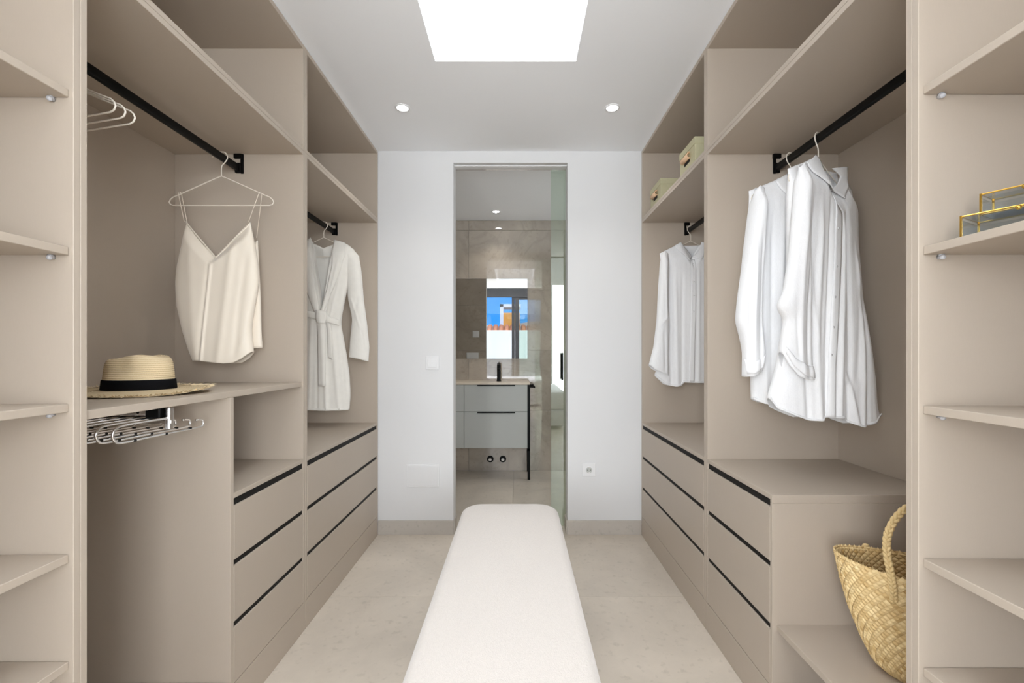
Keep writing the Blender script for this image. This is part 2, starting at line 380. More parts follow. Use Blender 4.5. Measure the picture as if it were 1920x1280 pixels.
def wardrobe_far(s, label, lab_up):
    xf, d, dep, bx = side(s); y0, y1 = 1.9325, YB-.012
    t = thing('wardrobe_unit', (xf+d*dep/2, (y0+y1)/2, 0), label, 'wardrobe')
    bx('side_panel', t, 0, dep, y0, y0+T, ZP, ZU1); bx('side_panel', t, 0, dep, y1-T, y1, ZP, ZU1)
    bx('back_panel', t, dep, dep+.010, y0, y1, ZP, ZU1)
    bx('top_panel', t, 0, dep, y0+T, y1-T, ZU0, ZU1-.0002)
    drawers(t, bx, y0+T, y1-T, dep); plinth(t, bx, y0, y1)
    rod(t, xf, d, .275 if s == 'L' else .285, y0+T, y1-T)
    return t, upper(s, y0, y1, lab_up)
def upper(s, y0, y1, label):
    xf, d, dep, bx = side(s)
    u = thing('top_compartment', (xf+d*dep/2, (y0+y1)/2, ZU1), label, 'cabinet')
    z0 = ZU1+.0004
    bx('floor_panel', u, 0, dep, y0+T, y1-T, z0, ZU2); bx('top_panel', u, 0, dep, y0+T, y1-T, ZT0, ZT1)
    bx('side_panel', u, 0, dep, y0, y0+T, z0, ZT1); bx('side_panel', u, 0, dep, y1-T, y1, z0, ZT1)
    bx('back_panel', u, dep, dep+.010, y0, y1, z0, ZT1)
    bx('filler_strip', u, .004, .020, y0, y1, ZT1+.0002, ZC-.0005, m='wall')
    return u
def wardrobe_near(s, label, lab_up):
    xf, d, dep, bx = side(s); y0, y1 = (.939 if s == 'L' else .921), 1.9315
    t = thing('wardrobe_unit', (xf+d*dep/2, (y0+y1)/2, 0), label, 'wardrobe')
    a = .0145
    bx('side_panel', t, 0, dep, y0, y0+a, ZP, ZU1); bx('side_panel', t, 0, dep, y1-T, y1, ZP, ZU1)
    bx('back_panel', t, dep, dep+.010, y0, y1, ZP, ZU1)
    bx('top_panel', t, 0, dep, y0+a, y1-T, ZU0, ZU1-.0002)
    bx('bottom_panel', t, 0, dep, y0+a, 1.4265, ZP, ZP+T)
    plinth(t, bx, y0, y1)
    if s == 'L':
        bx('upright', t, 0, dep, 1.4285, 1.446, ZP, 1.037)
        bx('shelf', t, 0.006, dep, y0+a, y1-T, 1.037, 1.0565)
        drawers(t, bx, 1.446, y1-T, dep)
    else:
        bx('upright', t, 0, dep, 1.4265, 1.439, ZP, .7050)
        drawers(t, bx, 1.439, y1-T, dep)
        bx('drawer_unit_top', t, 0, dep, 1.4265, 1.439, .7052, .7305)
        bx('shelf', t, .014, dep, y0+a, 1.4265, .303, .3215)
    rod(t, xf, d, .272 if s == 'L' else .290, y0+a, y1-T)
    return t, upper(s, y0, y1, lab_up)
def tower(s, zs_, label):
    xf, d, dep, bx = side(s); y1 = (.9385 if s == 'L' else .9205); y0 = .02; a = .0145
    t = thing('shelf_tower', (xf+d*dep/2, (y0+y1)/2, 0), label, 'shelving')
    bx('side_panel', t, 0, dep, y1-a, y1, ZP, ZT1); bx('side_panel', t, 0, dep, y0, y0+a, ZP, ZT1)
    bx('back_panel', t, dep, dep+.010, y0, y1, ZP, ZT1); bx('top_panel', t, 0, dep, y0+a, y1-a, ZT0, ZT1)
    bx('bottom_panel', t, 0, dep, y0+a, y1-a, ZP, ZP+T); plinth(t, bx, y0, y1)
    bx('filler_strip', t, .004, .020, y0, y1, ZT1+.0002, ZC-.0005, m='wall')
    for zb in zs_:
        sh = bx('shelf', t, .009, dep, y0+a+.0008, y1-a-.0008, zb, zb+.0165, bevel=.0011)
        for yy, sg in ((y1-a, -1), (y0+a, 1)):
            for dd in (.040, dep-.06):
                bm = bmesh.new(); x = xf+d*dd
                disc(bm, (x, yy+sg*.004, zb-.005), .0042, .008, 'Y', 12)
                bmesh.ops.create_uvsphere(bm, u_segments=10, v_segments=8, radius=.0052, matrix=Matrix.Translation((x, yy+sg*.009, zb-.0062)))
                abox(bm, x-.004, x+.004, yy+sg*.001, yy+sg*.010, zb-.0025, zb-.0003)
                fin(bm, 'shelf_pin', M['clear'], sh, smooth=True)
    return t
wardrobe_far('L', 'far left taupe wardrobe bay holding the white bathrobe over three drawers', 'far left open top compartment of the taupe wardrobes, empty')
wardrobe_far('R', 'far right taupe wardrobe bay with one white shirt over three drawers', 'far right open top compartment holding two olive boxes')
wardrobe_near('L', 'near left taupe wardrobe bay with camisole, hat shelf, niche and drawers', 'near left open top compartment above the camisole bay, empty')
wardrobe_near('R', 'near right taupe wardrobe bay with two white shirts, drawers and basket shelf', 'near right open top compartment above the two white shirts, empty')
tower('L', (1.700, 1.378, 1.058, .7505, .5325), 'empty taupe shelf tower at the left edge of the picture')
tower('R', (1.6955, 1.375, 1.0565, .7505, .5325), 'taupe shelf tower at the right edge holding the brass glass boxes')

# ------------------------------------------------------------------ hangers
def hanger_bm(b=1, r=.0021):
    bm = bmesh.new()
    hook = smooth_path([(-b*.034, 0, 1.957), (-b*.032, 0, 1.966), (-b*.020, 0, 1.976), (0, 0, 1.9785), (b*.013, 0, 1.977), (b*.0225, 0, 1.966), (b*.0235, 0, 1.951),
                        (b*.013, 0, 1.936), (b*.003, 0, 1.925), (0, 0, 1.912), (0, 0, 1.884)], 4)
    tube(bm, hook, r, 8)
    half = [(0, 0, 1.883), (.02, 0, 1.875), (.17, 0, 1.808), (.192, 0, 1.799), (.203, 0, 1.790), (.208, 0, 1.779), (.203, 0, 1.770), (.192, 0, 1.766)]
    loop = half+[(-x, y, z) for x, y, z in reversed(half[1:])]
    tube(bm, loop, r, 8, closed=True)
    return bm
def hanger(x, y, yaw, b, label, group=None, sx_=1.0):
    bm = hanger_bm(b)
    for v in bm.verts: v.co.z -= 1.884
    o = fin(bm, 'coat_hanger', M['cream_wire'], smooth=True); o.location = (x, y, 1.884); o.rotation_euler = (0, 0, yaw)
    o.scale.x = sx_; tag(o, label, 'hanger', group); return o
RL, RR = XL-.272, XR+.290
RLF, RRF = XL-.275, XR+.285
hanger(RL, 1.800, 0, 1, 'cream wire hanger carrying the ivory camisole')
for yy, lb in ((1.150, 'nearest of the three empty cream wire hangers bunched by the left shelf tower'), (1.178, 'middle one of the three empty cream hangers bunched by the left shelf tower'),
               (1.206, 'farthest of the three empty cream wire hangers bunched by the left tower')):
    hanger(RL, yy, math.radians(-14), 1, lb, 'empty hangers on the near left rod')
hanger(RLF, 2.757, 0, 1, 'cream wire hanger inside the white bathrobe', sx_=.93)
hanger(RLF, 2.47, math.atan2(2.47, RLF), 1, 'empty cream hanger turned edge-on beside the bathrobe, only its hook showing')
hanger(RR, 1.645, math.radians(30), -1, 'cream wire hanger in the nearer white shirt on the right', sx_=.93)
hanger(RR, 1.810, math.radians(16), -1, 'cream wire hanger in the second white shirt, hook just behind the front one', sx_=.93)
hanger(RRF, 2.845, math.radians(5), -1, 'cream wire hanger in the far right white shirt', sx_=.93)

# ------------------------------------------------------------------ garments
class Plane:
    """vertical plane a garment hangs in: centre (x, y), turned by yaw"""
    def __init__(s, xc, yc, yaw, yaw2=None):
        s.xc, s.yc, s.y1, s.y2 = xc, yc, yaw, yaw if yaw2 is None else yaw2; s.c, s.s = math.cos(yaw), math.sin(yaw)
    def cs(s, z):
        q = s.y2+(s.y1-s.y2)*sm((z-1.05)/.75); return math.cos(q), math.sin(q)
    def loc(s, u, v):
        k = (u-CX)/FPX; z = H+(CY-v)*s.yc/FPX
        for _ in range(4):
            c, q = s.cs(z); a = (k*s.yc-s.xc)/(c-k*q); z = H+(CY-v)*(s.yc+a*q)/FPX
        return a, z
    def w(s, a, y, z):
        c, q = s.cs(z); return (s.xc+a*c-y*q, s.yc+a*q+y*c, z)
FOLD = .65
class Cloth:
    def __init__(s, pl, top, hem, left, right, thick=.03, folds=(), y0=0., crinkle=.0012, p=2.2, topk=.10, seed=0, freq=55, tmin=.15, hemflare=0):
        L = lambda q: [pl.loc(*t) for t in q]
        s.pl = pl; s.left = sorted([(z, a) for a, z in L(left)]); s.right = sorted([(z, a) for a, z in L(right)])
        def soft(tab, k=2.0):
            z0, z1 = tab[0][0], tab[-1][0]; n = 110; v = [interp(tab, z0+(z1-z0)*i/n) for i in range(n+1)]; out = []
            for i in range(n+1):
                r = min(3, i, n-i); out.append((z0+(z1-z0)*i/n, sum(v[i-r:i+r+1])/(2*r+1)))
            return out
        s.left = soft(s.left); s.right = soft(s.right)
        def prof(q):
            P = L(q); a0, a1 = P[0][0], P[-1][0]; return [((a-a0)/(a1-a0), z) for a, z in P]
        s.top = prof(top); s.hem = prof(hem); s.T = thick; s.y0 = y0; s.p = p; s.cr = crinkle; s.topk = topk; s.seed = seed; s.freq = freq; s.tmin = tmin
        s.folds = [(pl.loc(*a), pl.loc(*b), w_, am) for a, b, w_, am in folds]
    def z(s, f, t): return interp(s.top, f)*(1-t)+interp(s.hem, f)*t
    def lr(s, z): return interp(s.left, z), interp(s.right, z)
    def y(s, a, z, f, t, front=True):
        q = max(0., 1-abs(2*f-1)**s.p)**(1/s.p)
        T = s.T*(s.tmin+(1-s.tmin)*sm(t/s.topk))*q
        edge = min(1, 6*f, 6*(1-f)); up = sm(t/.12)
        fo = 0
        for (a0, z0), (a1, z1), w_, am in s.folds:
            if z0 == z1: continue
            u = (z-z0)/(z1-z0)
            if -.1 < u < 1.15:
                ac = a0+(a1-a0)*u; g = math.exp(-((a-ac)/w_)**2)*sm((u+.1)/.25)*(1-sm((u-1)/.15))
                fo += am*g*FOLD
        if not front: fo *= .4
        n = noise.noise((a*s.freq, z*2.2+s.seed, s.seed*3.1+(0 if front else 9)))*s.cr*1.4+noise.noise((a*11+s.seed, z*1.6, 5.2+s.seed))*s.cr*4+noise.noise((a*20, z*14, s.seed))*s.cr*.9
        d = T+(fo+n*up)*edge
        return s.y0+(-d if front else d)
    def surf(s, a, z):
        l, r = s.lr(z); f = max(0.02, min(.98, (a-l)/max(1e-4, r-l))); zt_, zh = interp(s.top, f), interp(s.hem, f)
        t = max(0., min(1., (zt_-z)/max(1e-4, zt_-zh))); return s.y(a, z, f, t)
    def build(s, name, m, parent, nx=90, nz=110, hemband=True, backtop=None):
        bm = bmesh.new(); rows = []
        bt = None
        if backtop:
            P = [s.pl.loc(*q) for q in backtop]; a0, a1 = P[0][0], P[-1][0]; bt = [((a-a0)/(a1-a0), z) for a, z in P]
        for j in range(nz+1):
            t = j/nz; row = []
            for i in range(nx+1):
                f = i/nx; z = s.z(f, t); l, r = s.lr(z); a = l+(r-l)*f
                row.append(bm.verts.new(s.pl.w(a, s.y(a, z, f, t), z)))
            for i in range(nx-1, 0, -1):
                f = i/nx
                z = (interp(bt, f)*(1-t)+interp(s.hem, f)*t) if bt else s.z(f, t)
                l, r = s.lr(z); a = l+(r-l)*f
                row.append(bm.verts.new(s.pl.w(a, s.y(a, z, f, t, False), z)))
            rows.append(row)
        n = len(rows[0])
        for j in range(nz):
            for i in range(n): bm.faces.new((rows[j][i], rows[j+1][i], rows[j+1][(i+1) % n], rows[j][(i+1) % n]))
        o = fin(bm, name, m, parent, smooth=True)
        md = o.modifiers.new('s', 'SOLIDIFY'); md.thickness = .0016; md.offset = 0
        return o
    def strip(s, name, m, parent, e1, e2, off=.003, n=24, k=6, thick=.002, bulge=0.0):
        """a band lying on the cloth between two polylines"""
        A = [s.pl.loc(*q) for q in e1]; B = [s.pl.loc(*q) for q in e2]
        def at(P, t):
            x = t*(len(P)-1); i = min(int(x), len(P)-2); f = x-i; return P[i][0]+(P[i+1][0]-P[i][0])*f, P[i][1]+(P[i+1][1]-P[i][1])*f
        bm = bmesh.new(); R = []
        for j in range(n+1):
            p, q = at(A, j/n), at(B, j/n); row = []
            for i in range(k+1):
                g = i/k; a = p[0]+(q[0]-p[0])*g; z = p[1]+(q[1]-p[1])*g
                row.append(bm.verts.new(s.pl.w(a, s.surf(a, z)-off-bulge*math.sin(math.pi*g), z)))
            R.append(row)
        for j in range(n):
            for i in range(k): bm.faces.new((R[j][i], R[j+1][i], R[j+1][i+1], R[j][i+1]))
        o = fin(bm, name, m, parent, smooth=True)
        md = o.modifiers.new('s', 'SOLIDIFY'); md.thickness = thick; md.offset = 0
        return o
    def button(s, parent, u, v, m, r=.0045):
        a, z = s.pl.loc(u, v); bm = bmesh.new(); y = s.surf(a, z)-.006
        bmesh.ops.create_cone(bm, cap_ends=True, segments=12, radius1=r, radius2=r*.85, depth=.002,
                              matrix=Matrix.Translation(s.pl.w(a, y, z)) @ Matrix.Rotation(math.atan2(s.pl.s, s.pl.c), 4, 'Z') @ Matrix.Rotation(math.pi/2, 4, 'X'))
        fin(bm, 'button', m, parent, smooth=True)

# ivory camisole
P = Plane(RL, 1.800, 0)
t = thing('camisole', (RL, 1.80, 1.17), 'ivory satin camisole with thin straps and a V neck on a wire hanger', 'top')
ca = Cloth(P, [(350, 415), (362, 431), (385, 458), (408, 482), (432, 458), (455, 434), (470, 417)],
           [(363, 676), (385, 676), (400, 678), (430, 681), (445, 680), (460, 672), (475, 659)],
           [(350, 415), (343, 455), (333, 500), (330, 530), (332, 570), (343, 620), (356, 660), (363, 676)],
           [(470, 417), (476, 450), (483, 495), (485, 530), (480, 560), (474, 590), (471, 620), (474, 650), (475, 659)], .035,
           folds=[((407, 486), (387, 676), .006, .012), ((403, 500), (381, 676), .010, -.008), ((446, 455), (420, 670), .016, .008), ((470, 470), (448, 655), .014, -.007),
                  ((365, 460), (374, 670), .020, .006), ((478, 560), (462, 640), .010, .006)],
           crinkle=.00035, seed=3, freq=12, tmin=.25)
ca.build('body', M['satin'], t, backtop=[(350, 455), (385, 500), (408, 512), (430, 500), (470, 445)])
bk = Cloth(P, [(356, 470), (408, 515), (474, 445)], [(352, 650), (400, 655), (483, 652)], [(356, 450), (350, 560), (356, 640), (352, 650)], [(474, 445), (480, 560), (481, 620), (483, 652)], .012, y0=.034, crinkle=.001, seed=5,
           folds=[((478, 560), (478, 650), .006, .006)])
bk.build('back_panel', M['satin'], t, nx=40, nz=40)
ca.strip('neck_trim', M['satin'], t, [(350, 415), (408, 482), (470, 417)], [(350, 419), (408, 486), (470, 421)], off=.001, n=30, k=2)
for (u0, v0), (u1, v1), y0, y1 in (((335.5, 361), (349.5, 417), -.002, -.012), ((338, 361), (353, 419), .002, -.006), ((487, 362), (469, 418), -.002, -.012), ((490, 363), (473, 442), .003, .03)):
    a, z = P.loc(u0, v0); b, q = P.loc(u1, v1)
    bm = bmesh.new(); tube(bm, [P.w(a, y0*0+.0, z+.003), P.w(a+(b-a)*.05, y0-.003 if y0 < 0 else y0+.003, z-.006), P.w(b, y1, q)], .0013, 6)
    fin(bm, 'strap', M['satin'], t, smooth=True)

# bathrobe
P = Plane(RLF, 2.757, 0)
t = thing('bathrobe', (RLF, 2.757, .85), 'off-white belted bathrobe hanging in the far left bay', 'robe')
rb = Cloth(P, [(545, 476), (565, 462), (586, 449), (594, 470), (604, 586), (622, 500), (629, 452), (648, 456), (664, 468)],
           [(556, 762), (580, 765), (607, 766), (630, 766), (655, 767)],
           [(545, 476), (560, 530), (568, 560), (572, 600), (562, 660), (556, 762)],
           [(664, 468), (655, 510), (651, 540), (641, 590), (639, 608), (648, 655), (655, 700), (657, 740), (655, 767)], .045,
           folds=[((612, 600), (618, 765), .012, .012), ((627, 610), (640, 760), .014, .010), ((590, 600), (585, 765), .016, .012), ((603, 610), (600, 765), .010, -.010),
                  ((640, 610), (652, 760), .008, -.008), ((650, 480), (625, 590), .010, .006), ((637, 480), (615, 590), .008, -.006)], crinkle=.0012, seed=11, freq=22, tmin=.35, topk=.08)
rb.build('body', M['robe'], t, backtop=[(545, 476), (586, 455), (604, 464), (629, 455), (664, 468)])
sl = Cloth(P, [(640, 463), (652, 458), (672, 480)], [(654, 669), (672, 672), (689, 677)],
           [(640, 463), (650, 520), (652, 560), (660, 598), (656, 635), (654, 669)], [(672, 480), (677, 520), (680, 560), (686, 605), (691, 650), (689, 677)], .035,
           folds=[((660, 560), (676, 610), .008, .006), ((672, 560), (664, 600), .010, -.006), ((680, 620), (686, 660), .006, -.004)], y0=.012, crinkle=.001, seed=13, tmin=.4, freq=20)
sl.build('sleeve', M['robe'], t, nx=36, nz=70)
sl2 = Cloth(P, [(534, 482), (556, 458), (572, 466)], [(522, 672), (556, 668)], [(534, 482), (526, 560), (518, 640), (522, 672)], [(572, 466), (562, 520), (558, 600), (556, 668)], .035, y0=.03, seed=14, tmin=.4, freq=20)
sl2.build('sleeve', M['robe'], t, nx=30, nz=50)
rb.strip('lapel', M['robe'], t, [(629, 451), (628, 500), (619, 545), (607, 588)], [(648, 456), (652, 478), (634, 535), (612, 590)], off=.009, bulge=.006, k=8)
rb.strip('lapel', M['robe'], t, [(586, 447), (592, 470), (598, 540), (607, 588)], [(568, 462), (570, 500), (580, 545), (598, 590)], off=.009, bulge=.006, k=8)
rb.strip('belt', M['robe'], t, [(571, 583), (590, 585), (610, 590), (641, 600)], [(571, 593), (590, 597), (610, 602), (640, 611)], off=.016, bulge=.003)
rb.strip('belt_end', M['robe'], t, [(603, 583), (604, 640), (606, 722)], [(617, 585), (619, 640), (620, 722)], off=.023, bulge=.003, n=30)
rb.strip('belt_end', M['robe'], t, [(617, 590), (620, 620), (622, 670)], [(624, 594), (628, 622), (630, 674)], off=.012, bulge=.003)
rb.strip('belt_knot', M['robe'], t, [(602, 583), (601, 597), (604, 607)], [(620, 585), (622, 597), (618, 608)], off=.027, bulge=.008, n=8)
rb.strip('hem', M['robe'], t, [(556, 760), (580, 763), (607, 764), (655, 764)], [(556, 764), (580, 767), (607, 768), (655, 768)], off=.001, k=2)

def shirt_parts(t, c, placket, buttons, leaves, hemline=None):
    c.strip('placket', M['linen'], t, placket[0], placket[1], off=.0035, n=50, k=4, thick=.002)
    for u, v in buttons: c.button(t, u, v, M['plastic'])
    for e1, e2 in leaves: c.strip('collar', M['linen'], t, e1, e2, off=.010, bulge=.004, k=8, n=16)
    if hemline: c.strip('hem', M['linen'], t, hemline, [(u, v-4) for u, v in hemline], off=.001, k=2, n=50, thick=.003)

# nearer white shirt on the right
P = Plane(RR, 1.645, math.radians(30), math.radians(2))
t = thing('linen_shirt', (RR, 1.645, .93), 'larger nearer white linen shirt hanging in the near right bay', 'shirt')
s1 = Cloth(P, [(1478, 316), (1500, 307), (1512, 301), (1522, 302), (1532, 330), (1543, 366), (1562, 350), (1572, 330), (1583, 345), (1597, 364)],
           [(1440, 746), (1450, 764), (1480, 777), (1502, 785), (1527, 785), (1531, 779), (1565, 780), (1572, 788), (1598, 797), (1612, 795), (1630, 791), (1644, 781)],
           [(1478, 316), (1481, 400), (1480, 500), (1472, 600), (1455, 690), (1440, 746)],
           [(1597, 364), (1601, 395), (1603, 470), (1612, 560), (1622, 605), (1635, 680), (1642, 760), (1646, 777)], .05,
           folds=[((1492, 340), (1510, 620), .010, .010), ((1515, 390), (1520, 780), .012, .013), ((1503, 400), (1500, 770), .010, -.012), ((1552, 400), (1556, 775), .010, .014),
                  ((1560, 400), (1572, 785), .010, -.013), ((1580, 470), (1600, 790), .010, .012), ((1600, 560), (1612, 795), .008, -.014), ((1590, 540), (1590, 700), .012, -.008), ((1612, 600), (1630, 780), .010, .010),
                  ((1530, 390), (1532, 780), .008, -.010), ((1570, 700), (1590, 795), .008, .012)], crinkle=.0011, seed=21, freq=45, tmin=.3, topk=.12)
s1.build('body', M['linen'], t, nx=140, nz=130, backtop=[(1478, 316), (1500, 307), (1519, 301), (1548, 316), (1575, 322), (1583, 345), (1597, 364)])
a1 = Cloth(P, [(1474, 322), (1478, 315), (1486, 318)], [(1447, 660), (1458, 684), (1475, 704), (1492, 709), (1509, 711)],
           [(1474, 322), (1466, 430), (1461, 490), (1452, 550), (1439, 577), (1455, 600), (1449, 640), (1447, 660)],
           [(1486, 318), (1484, 380), (1492, 480), (1499, 560), (1502, 640), (1505, 690), (1509, 711)], .030,
           folds=[((1475, 400), (1480, 690), .010, .008), ((1488, 420), (1492, 690), .008, -.008), ((1466, 590), (1472, 660), .006, -.005)], y0=-.045, crinkle=.0010, seed=23, tmin=.3, freq=50)
a1.build('sleeve', M['linen'], t, nx=56, nz=90)
a1.strip('cuff', M['linen'], t, [(1451, 650), (1466, 672), (1488, 684), (1504, 686)], [(1451, 662), (1462, 684), (1480, 701), (1506, 707)], off=.004, bulge=.003)
a2 = Cloth(P, [(1586, 362), (1596, 360), (1602, 370)], [(1600, 690), (1630, 688)], [(1586, 362), (1592, 480), (1600, 600), (1600, 690)], [(1602, 370), (1604, 470), (1614, 580), (1630, 688)], .03, y0=.03, crinkle=.0010, seed=24, tmin=.3)
a2.build('sleeve', M['linen'], t, nx=40, nz=60)
shirt_parts(t, s1, ([(1537, 368), (1536, 450), (1535, 560), (1534, 700), (1532, 778)], [(1550, 371), (1549, 450), (1549, 560), (1547, 700), (1547, 778)]),
            [(1542, 383), (1541, 435), (1540, 505), (1539, 560), (1539, 615), (1538, 665)],
            [([(1500, 309), (1506, 330), (1520, 352), (1533, 367)], [(1516, 295), (1524, 303), (1534, 330), (1546, 357)]),
             ([(1577, 317), (1577, 335), (1572, 354), (1562, 378)], [(1546, 320), (1562, 334), (1557, 348), (1545, 359)])],
            [(1440, 746), (1450, 764), (1480, 777), (1502, 785), (1527, 785), (1531, 779), (1565, 780), (1572, 788), (1598, 797), (1612, 795), (1630, 790), (1646, 777)])
a_, z_ = P.loc(1544, 345); bm = bmesh.new(); abox(bm, -.006, .006, -.001, .001, -.006, .006)
o = fin(bm, 'neck_label', M['band'], t); o.matrix_parent_inverse = Matrix.Identity(4); o.parent = None; o.location = P.w(a_, .015, z_+.004); o.rotation_euler = (0, 0, math.radians(30)); bpy.context.view_layer.update(); o.parent = t; o.matrix_parent_inverse = parent_inv(t)

# second white shirt, behind it
P = Plane(RR, 1.810, math.radians(13), math.radians(3))
t = thing('linen_shirt', (RR, 1.81, .93), 'second white linen shirt partly hidden behind the nearer one in the near right bay', 'shirt')
s2 = Cloth(P, [(1404, 358), (1430, 348), (1452, 339), (1466, 331), (1488, 345), (1510, 331), (1560, 360)], [(1409, 748), (1425, 755), (1440, 757), (1500, 768), (1560, 775)],
           [(1404, 358), (1408, 480), (1409, 600), (1408, 690), (1409, 748)], [(1560, 360), (1566, 500), (1575, 700), (1582, 775)], .045,
           folds=[((1422, 400), (1428, 740), .008, .010), ((1436, 420), (1440, 745), .010, -.010), ((1415, 600), (1417, 740), .006, -.008), ((1455, 400), (1450, 700), .010, .010)], crinkle=.0010, seed=31, freq=60, tmin=.3)
s2.build('body', M['linen'], t, nx=100, nz=90)
a1 = Cloth(P, [(1400, 364), (1405, 357), (1416, 362)], [(1383, 705), (1392, 703), (1404, 696), (1413, 690)],
           [(1400, 364), (1392, 420), (1382, 500), (1373, 560), (1369, 603), (1377, 630), (1383, 660), (1383, 705)],
           [(1416, 362), (1413, 430), (1410, 520), (1412, 600), (1418, 660), (1413, 690)], .04,
           folds=[((1390, 450), (1392, 660), .008, .010), ((1402, 450), (1404, 690), .008, -.009), ((1382, 560), (1386, 690), .006, -.006)], y0=-.045, crinkle=.0010, seed=33, tmin=.3)
a1.build('sleeve', M['linen'], t, nx=46, nz=80)
a1.strip('cuff', M['linen'], t, [(1379, 672), (1392, 676), (1404, 672), (1416, 662)], [(1384, 700), (1392, 699), (1403, 692), (1413, 686)], off=.003, bulge=.002)
a2 = Cloth(P, [(1556, 360), (1566, 362)], [(1566, 690), (1590, 690)], [(1556, 360), (1560, 500), (1566, 690)], [(1566, 362), (1580, 500), (1590, 690)], .02, y0=.0, seed=35, tmin=.3)
a2.build('sleeve', M['linen'], t, nx=30, nz=40)
s2.strip('collar', M['linen'], t, [(1447, 343), (1452, 362), (1462, 382)], [(1468, 329), (1476, 350), (1484, 372)], off=.008, bulge=.003, n=10)
s2.strip('collar', M['linen'], t, [(1526, 343), (1520, 362), (1508, 382)], [(1508, 329), (1500, 350), (1492, 372)], off=.008, bulge=.003, n=10)
s2.strip('hem', M['linen'], t, [(1409, 748), (1425, 755), (1440, 757), (1500, 768)], [(1409, 743), (1425, 750), (1440, 752), (1500, 764)], off=.001, k=2, thick=.003)

# far right shirt
P = Plane(RRF, 2.845, math.radians(5))
t = thing('linen_shirt', (RRF, 2.845, .93), 'white linen shirt hanging alone in the far right bay', 'shirt')
s3 = Cloth(P, [(1237, 475), (1255, 466), (1273, 457), (1280, 462), (1294, 486), (1308, 462), (1316, 457), (1350, 474)], [(1226, 704), (1246, 721), (1262, 724), (1272, 723), (1276, 716), (1300, 717), (1355, 718)],
           [(1237, 475), (1243, 520), (1246, 600), (1240, 670), (1228, 700)], [(1350, 474), (1352, 600), (1356, 718)], .04,
           folds=[((1262, 520), (1266, 722), .012, .010), ((1252, 500), (1254, 715), .010, -.008), ((1275, 520), (1274, 715), .010, -.008), ((1305, 500), (1304, 715), .012, .008)], crinkle=.0010, seed=41, freq=45, tmin=.3)
s3.build('body', M['linen'], t, nx=100, nz=90, backtop=[(1237, 475), (1273, 459), (1294, 460), (1316, 459), (1350, 474)])
a1 = Cloth(P, [(1236, 478), (1241, 473), (1248, 478)], [(1213, 684), (1222, 692), (1240, 700), (1249, 704)],
           [(1236, 478), (1231, 540), (1228, 600), (1222, 650), (1213, 684)], [(1248, 478), (1247, 560), (1249, 610), (1248, 660), (1249, 704)], .035,
           folds=[((1240, 500), (1243, 590), .008, .008), ((1245, 595), (1228, 612), .010, .010), ((1238, 620), (1240, 690), .010, -.008)], y0=-.035, crinkle=.0010, seed=43, tmin=.3)
a1.build('sleeve', M['linen'], t, nx=40, nz=70)
a2 = Cloth(P, [(1345, 474), (1352, 478)], [(1350, 690), (1375, 690)], [(1345, 474), (1350, 690)], [(1352, 478), (1365, 600), (1375, 690)], .02, y0=.0, seed=45, tmin=.3)
a2.build('sleeve', M['linen'], t, nx=24, nz=40)
shirt_parts(t, s3, ([(1291, 487), (1290, 560), (1288, 640), (1286, 715)], [(1299, 487), (1299, 560), (1297, 640), (1296, 715)]), [(1295, 497), (1295, 530), (1295, 556), (1294, 585)],
            [([(1262, 462), (1268, 472), (1278, 482), (1286, 491)], [(1274, 455), (1280, 464), (1288, 474), (1294, 482)]),
             ([(1308, 491), (1314, 480), (1320, 470), (1322, 458)], [(1296, 482), (1304, 474), (1310, 464), (1312, 455)])],
            [(1226, 704), (1246, 721), (1262, 724), (1272, 723), (1276, 716), (1300, 717), (1355, 718)])

# ------------------------------------------------------------------ bench
t = thing('bench', (-.037, 1.42, 0), 'long cream boucle upholstered bench in the middle of the walk-in closet', 'bench')
def rrect(bm, x0, x1, y0, y1, prof, rc=.085, n=10, cap_top=True):
    """rounded rectangle lofted through (inset, z) rings"""
    rings = []
    for ins, z in prof:
        r = max(.005, rc-ins*.9); ring = []
        for cx_, cy_, a0 in ((x1-ins-r, y1-ins-r, 0), (x0+ins+r, y1-ins-r, 90), (x0+ins+r, y0+ins+r, 180), (x1-ins-r, y0+ins+r, 270)):
            for k in range(n+1):
                a = math.radians(a0+90*k/n); ring.append(bm.verts.new((cx_+r*math.cos(a), cy_+r*math.sin(a), z)))
        rings.append(ring)
    N = len(rings[0])
    for A, B in zip(rings, rings[1:]):
        for i in range(N): bm.faces.new((A[i], A[(i+1) % N], B[(i+1) % N], B[i]))
    bm.faces.new(rings[0][::-1]); bm.faces.new(rings[-1])
    return rings
bm = bmesh.new()
pr = [(.03, .12), (.004, .14), (0, .18), (0, .405)]+[(.035*(1-math.cos(math.radians(a))), .415+.035*math.sin(math.radians(a))) for a in range(0, 91, 15)]+[(.07, .4525), (.12, .4545), (.17, .455)]
rrect(bm, -.265, .191, .62, 2.215, pr, rc=.10)
fin(bm, 'seat', M['boucle'], t, smooth=True)
for x in (-.20, .126):
    for y in (.72, 2.10):
        bm = bmesh.new(); tube(bm, [(x, y, .121), (x, y, 0.001)], [.022, .014], 14); fin(bm, 'leg', M['black'], t, smooth=True)

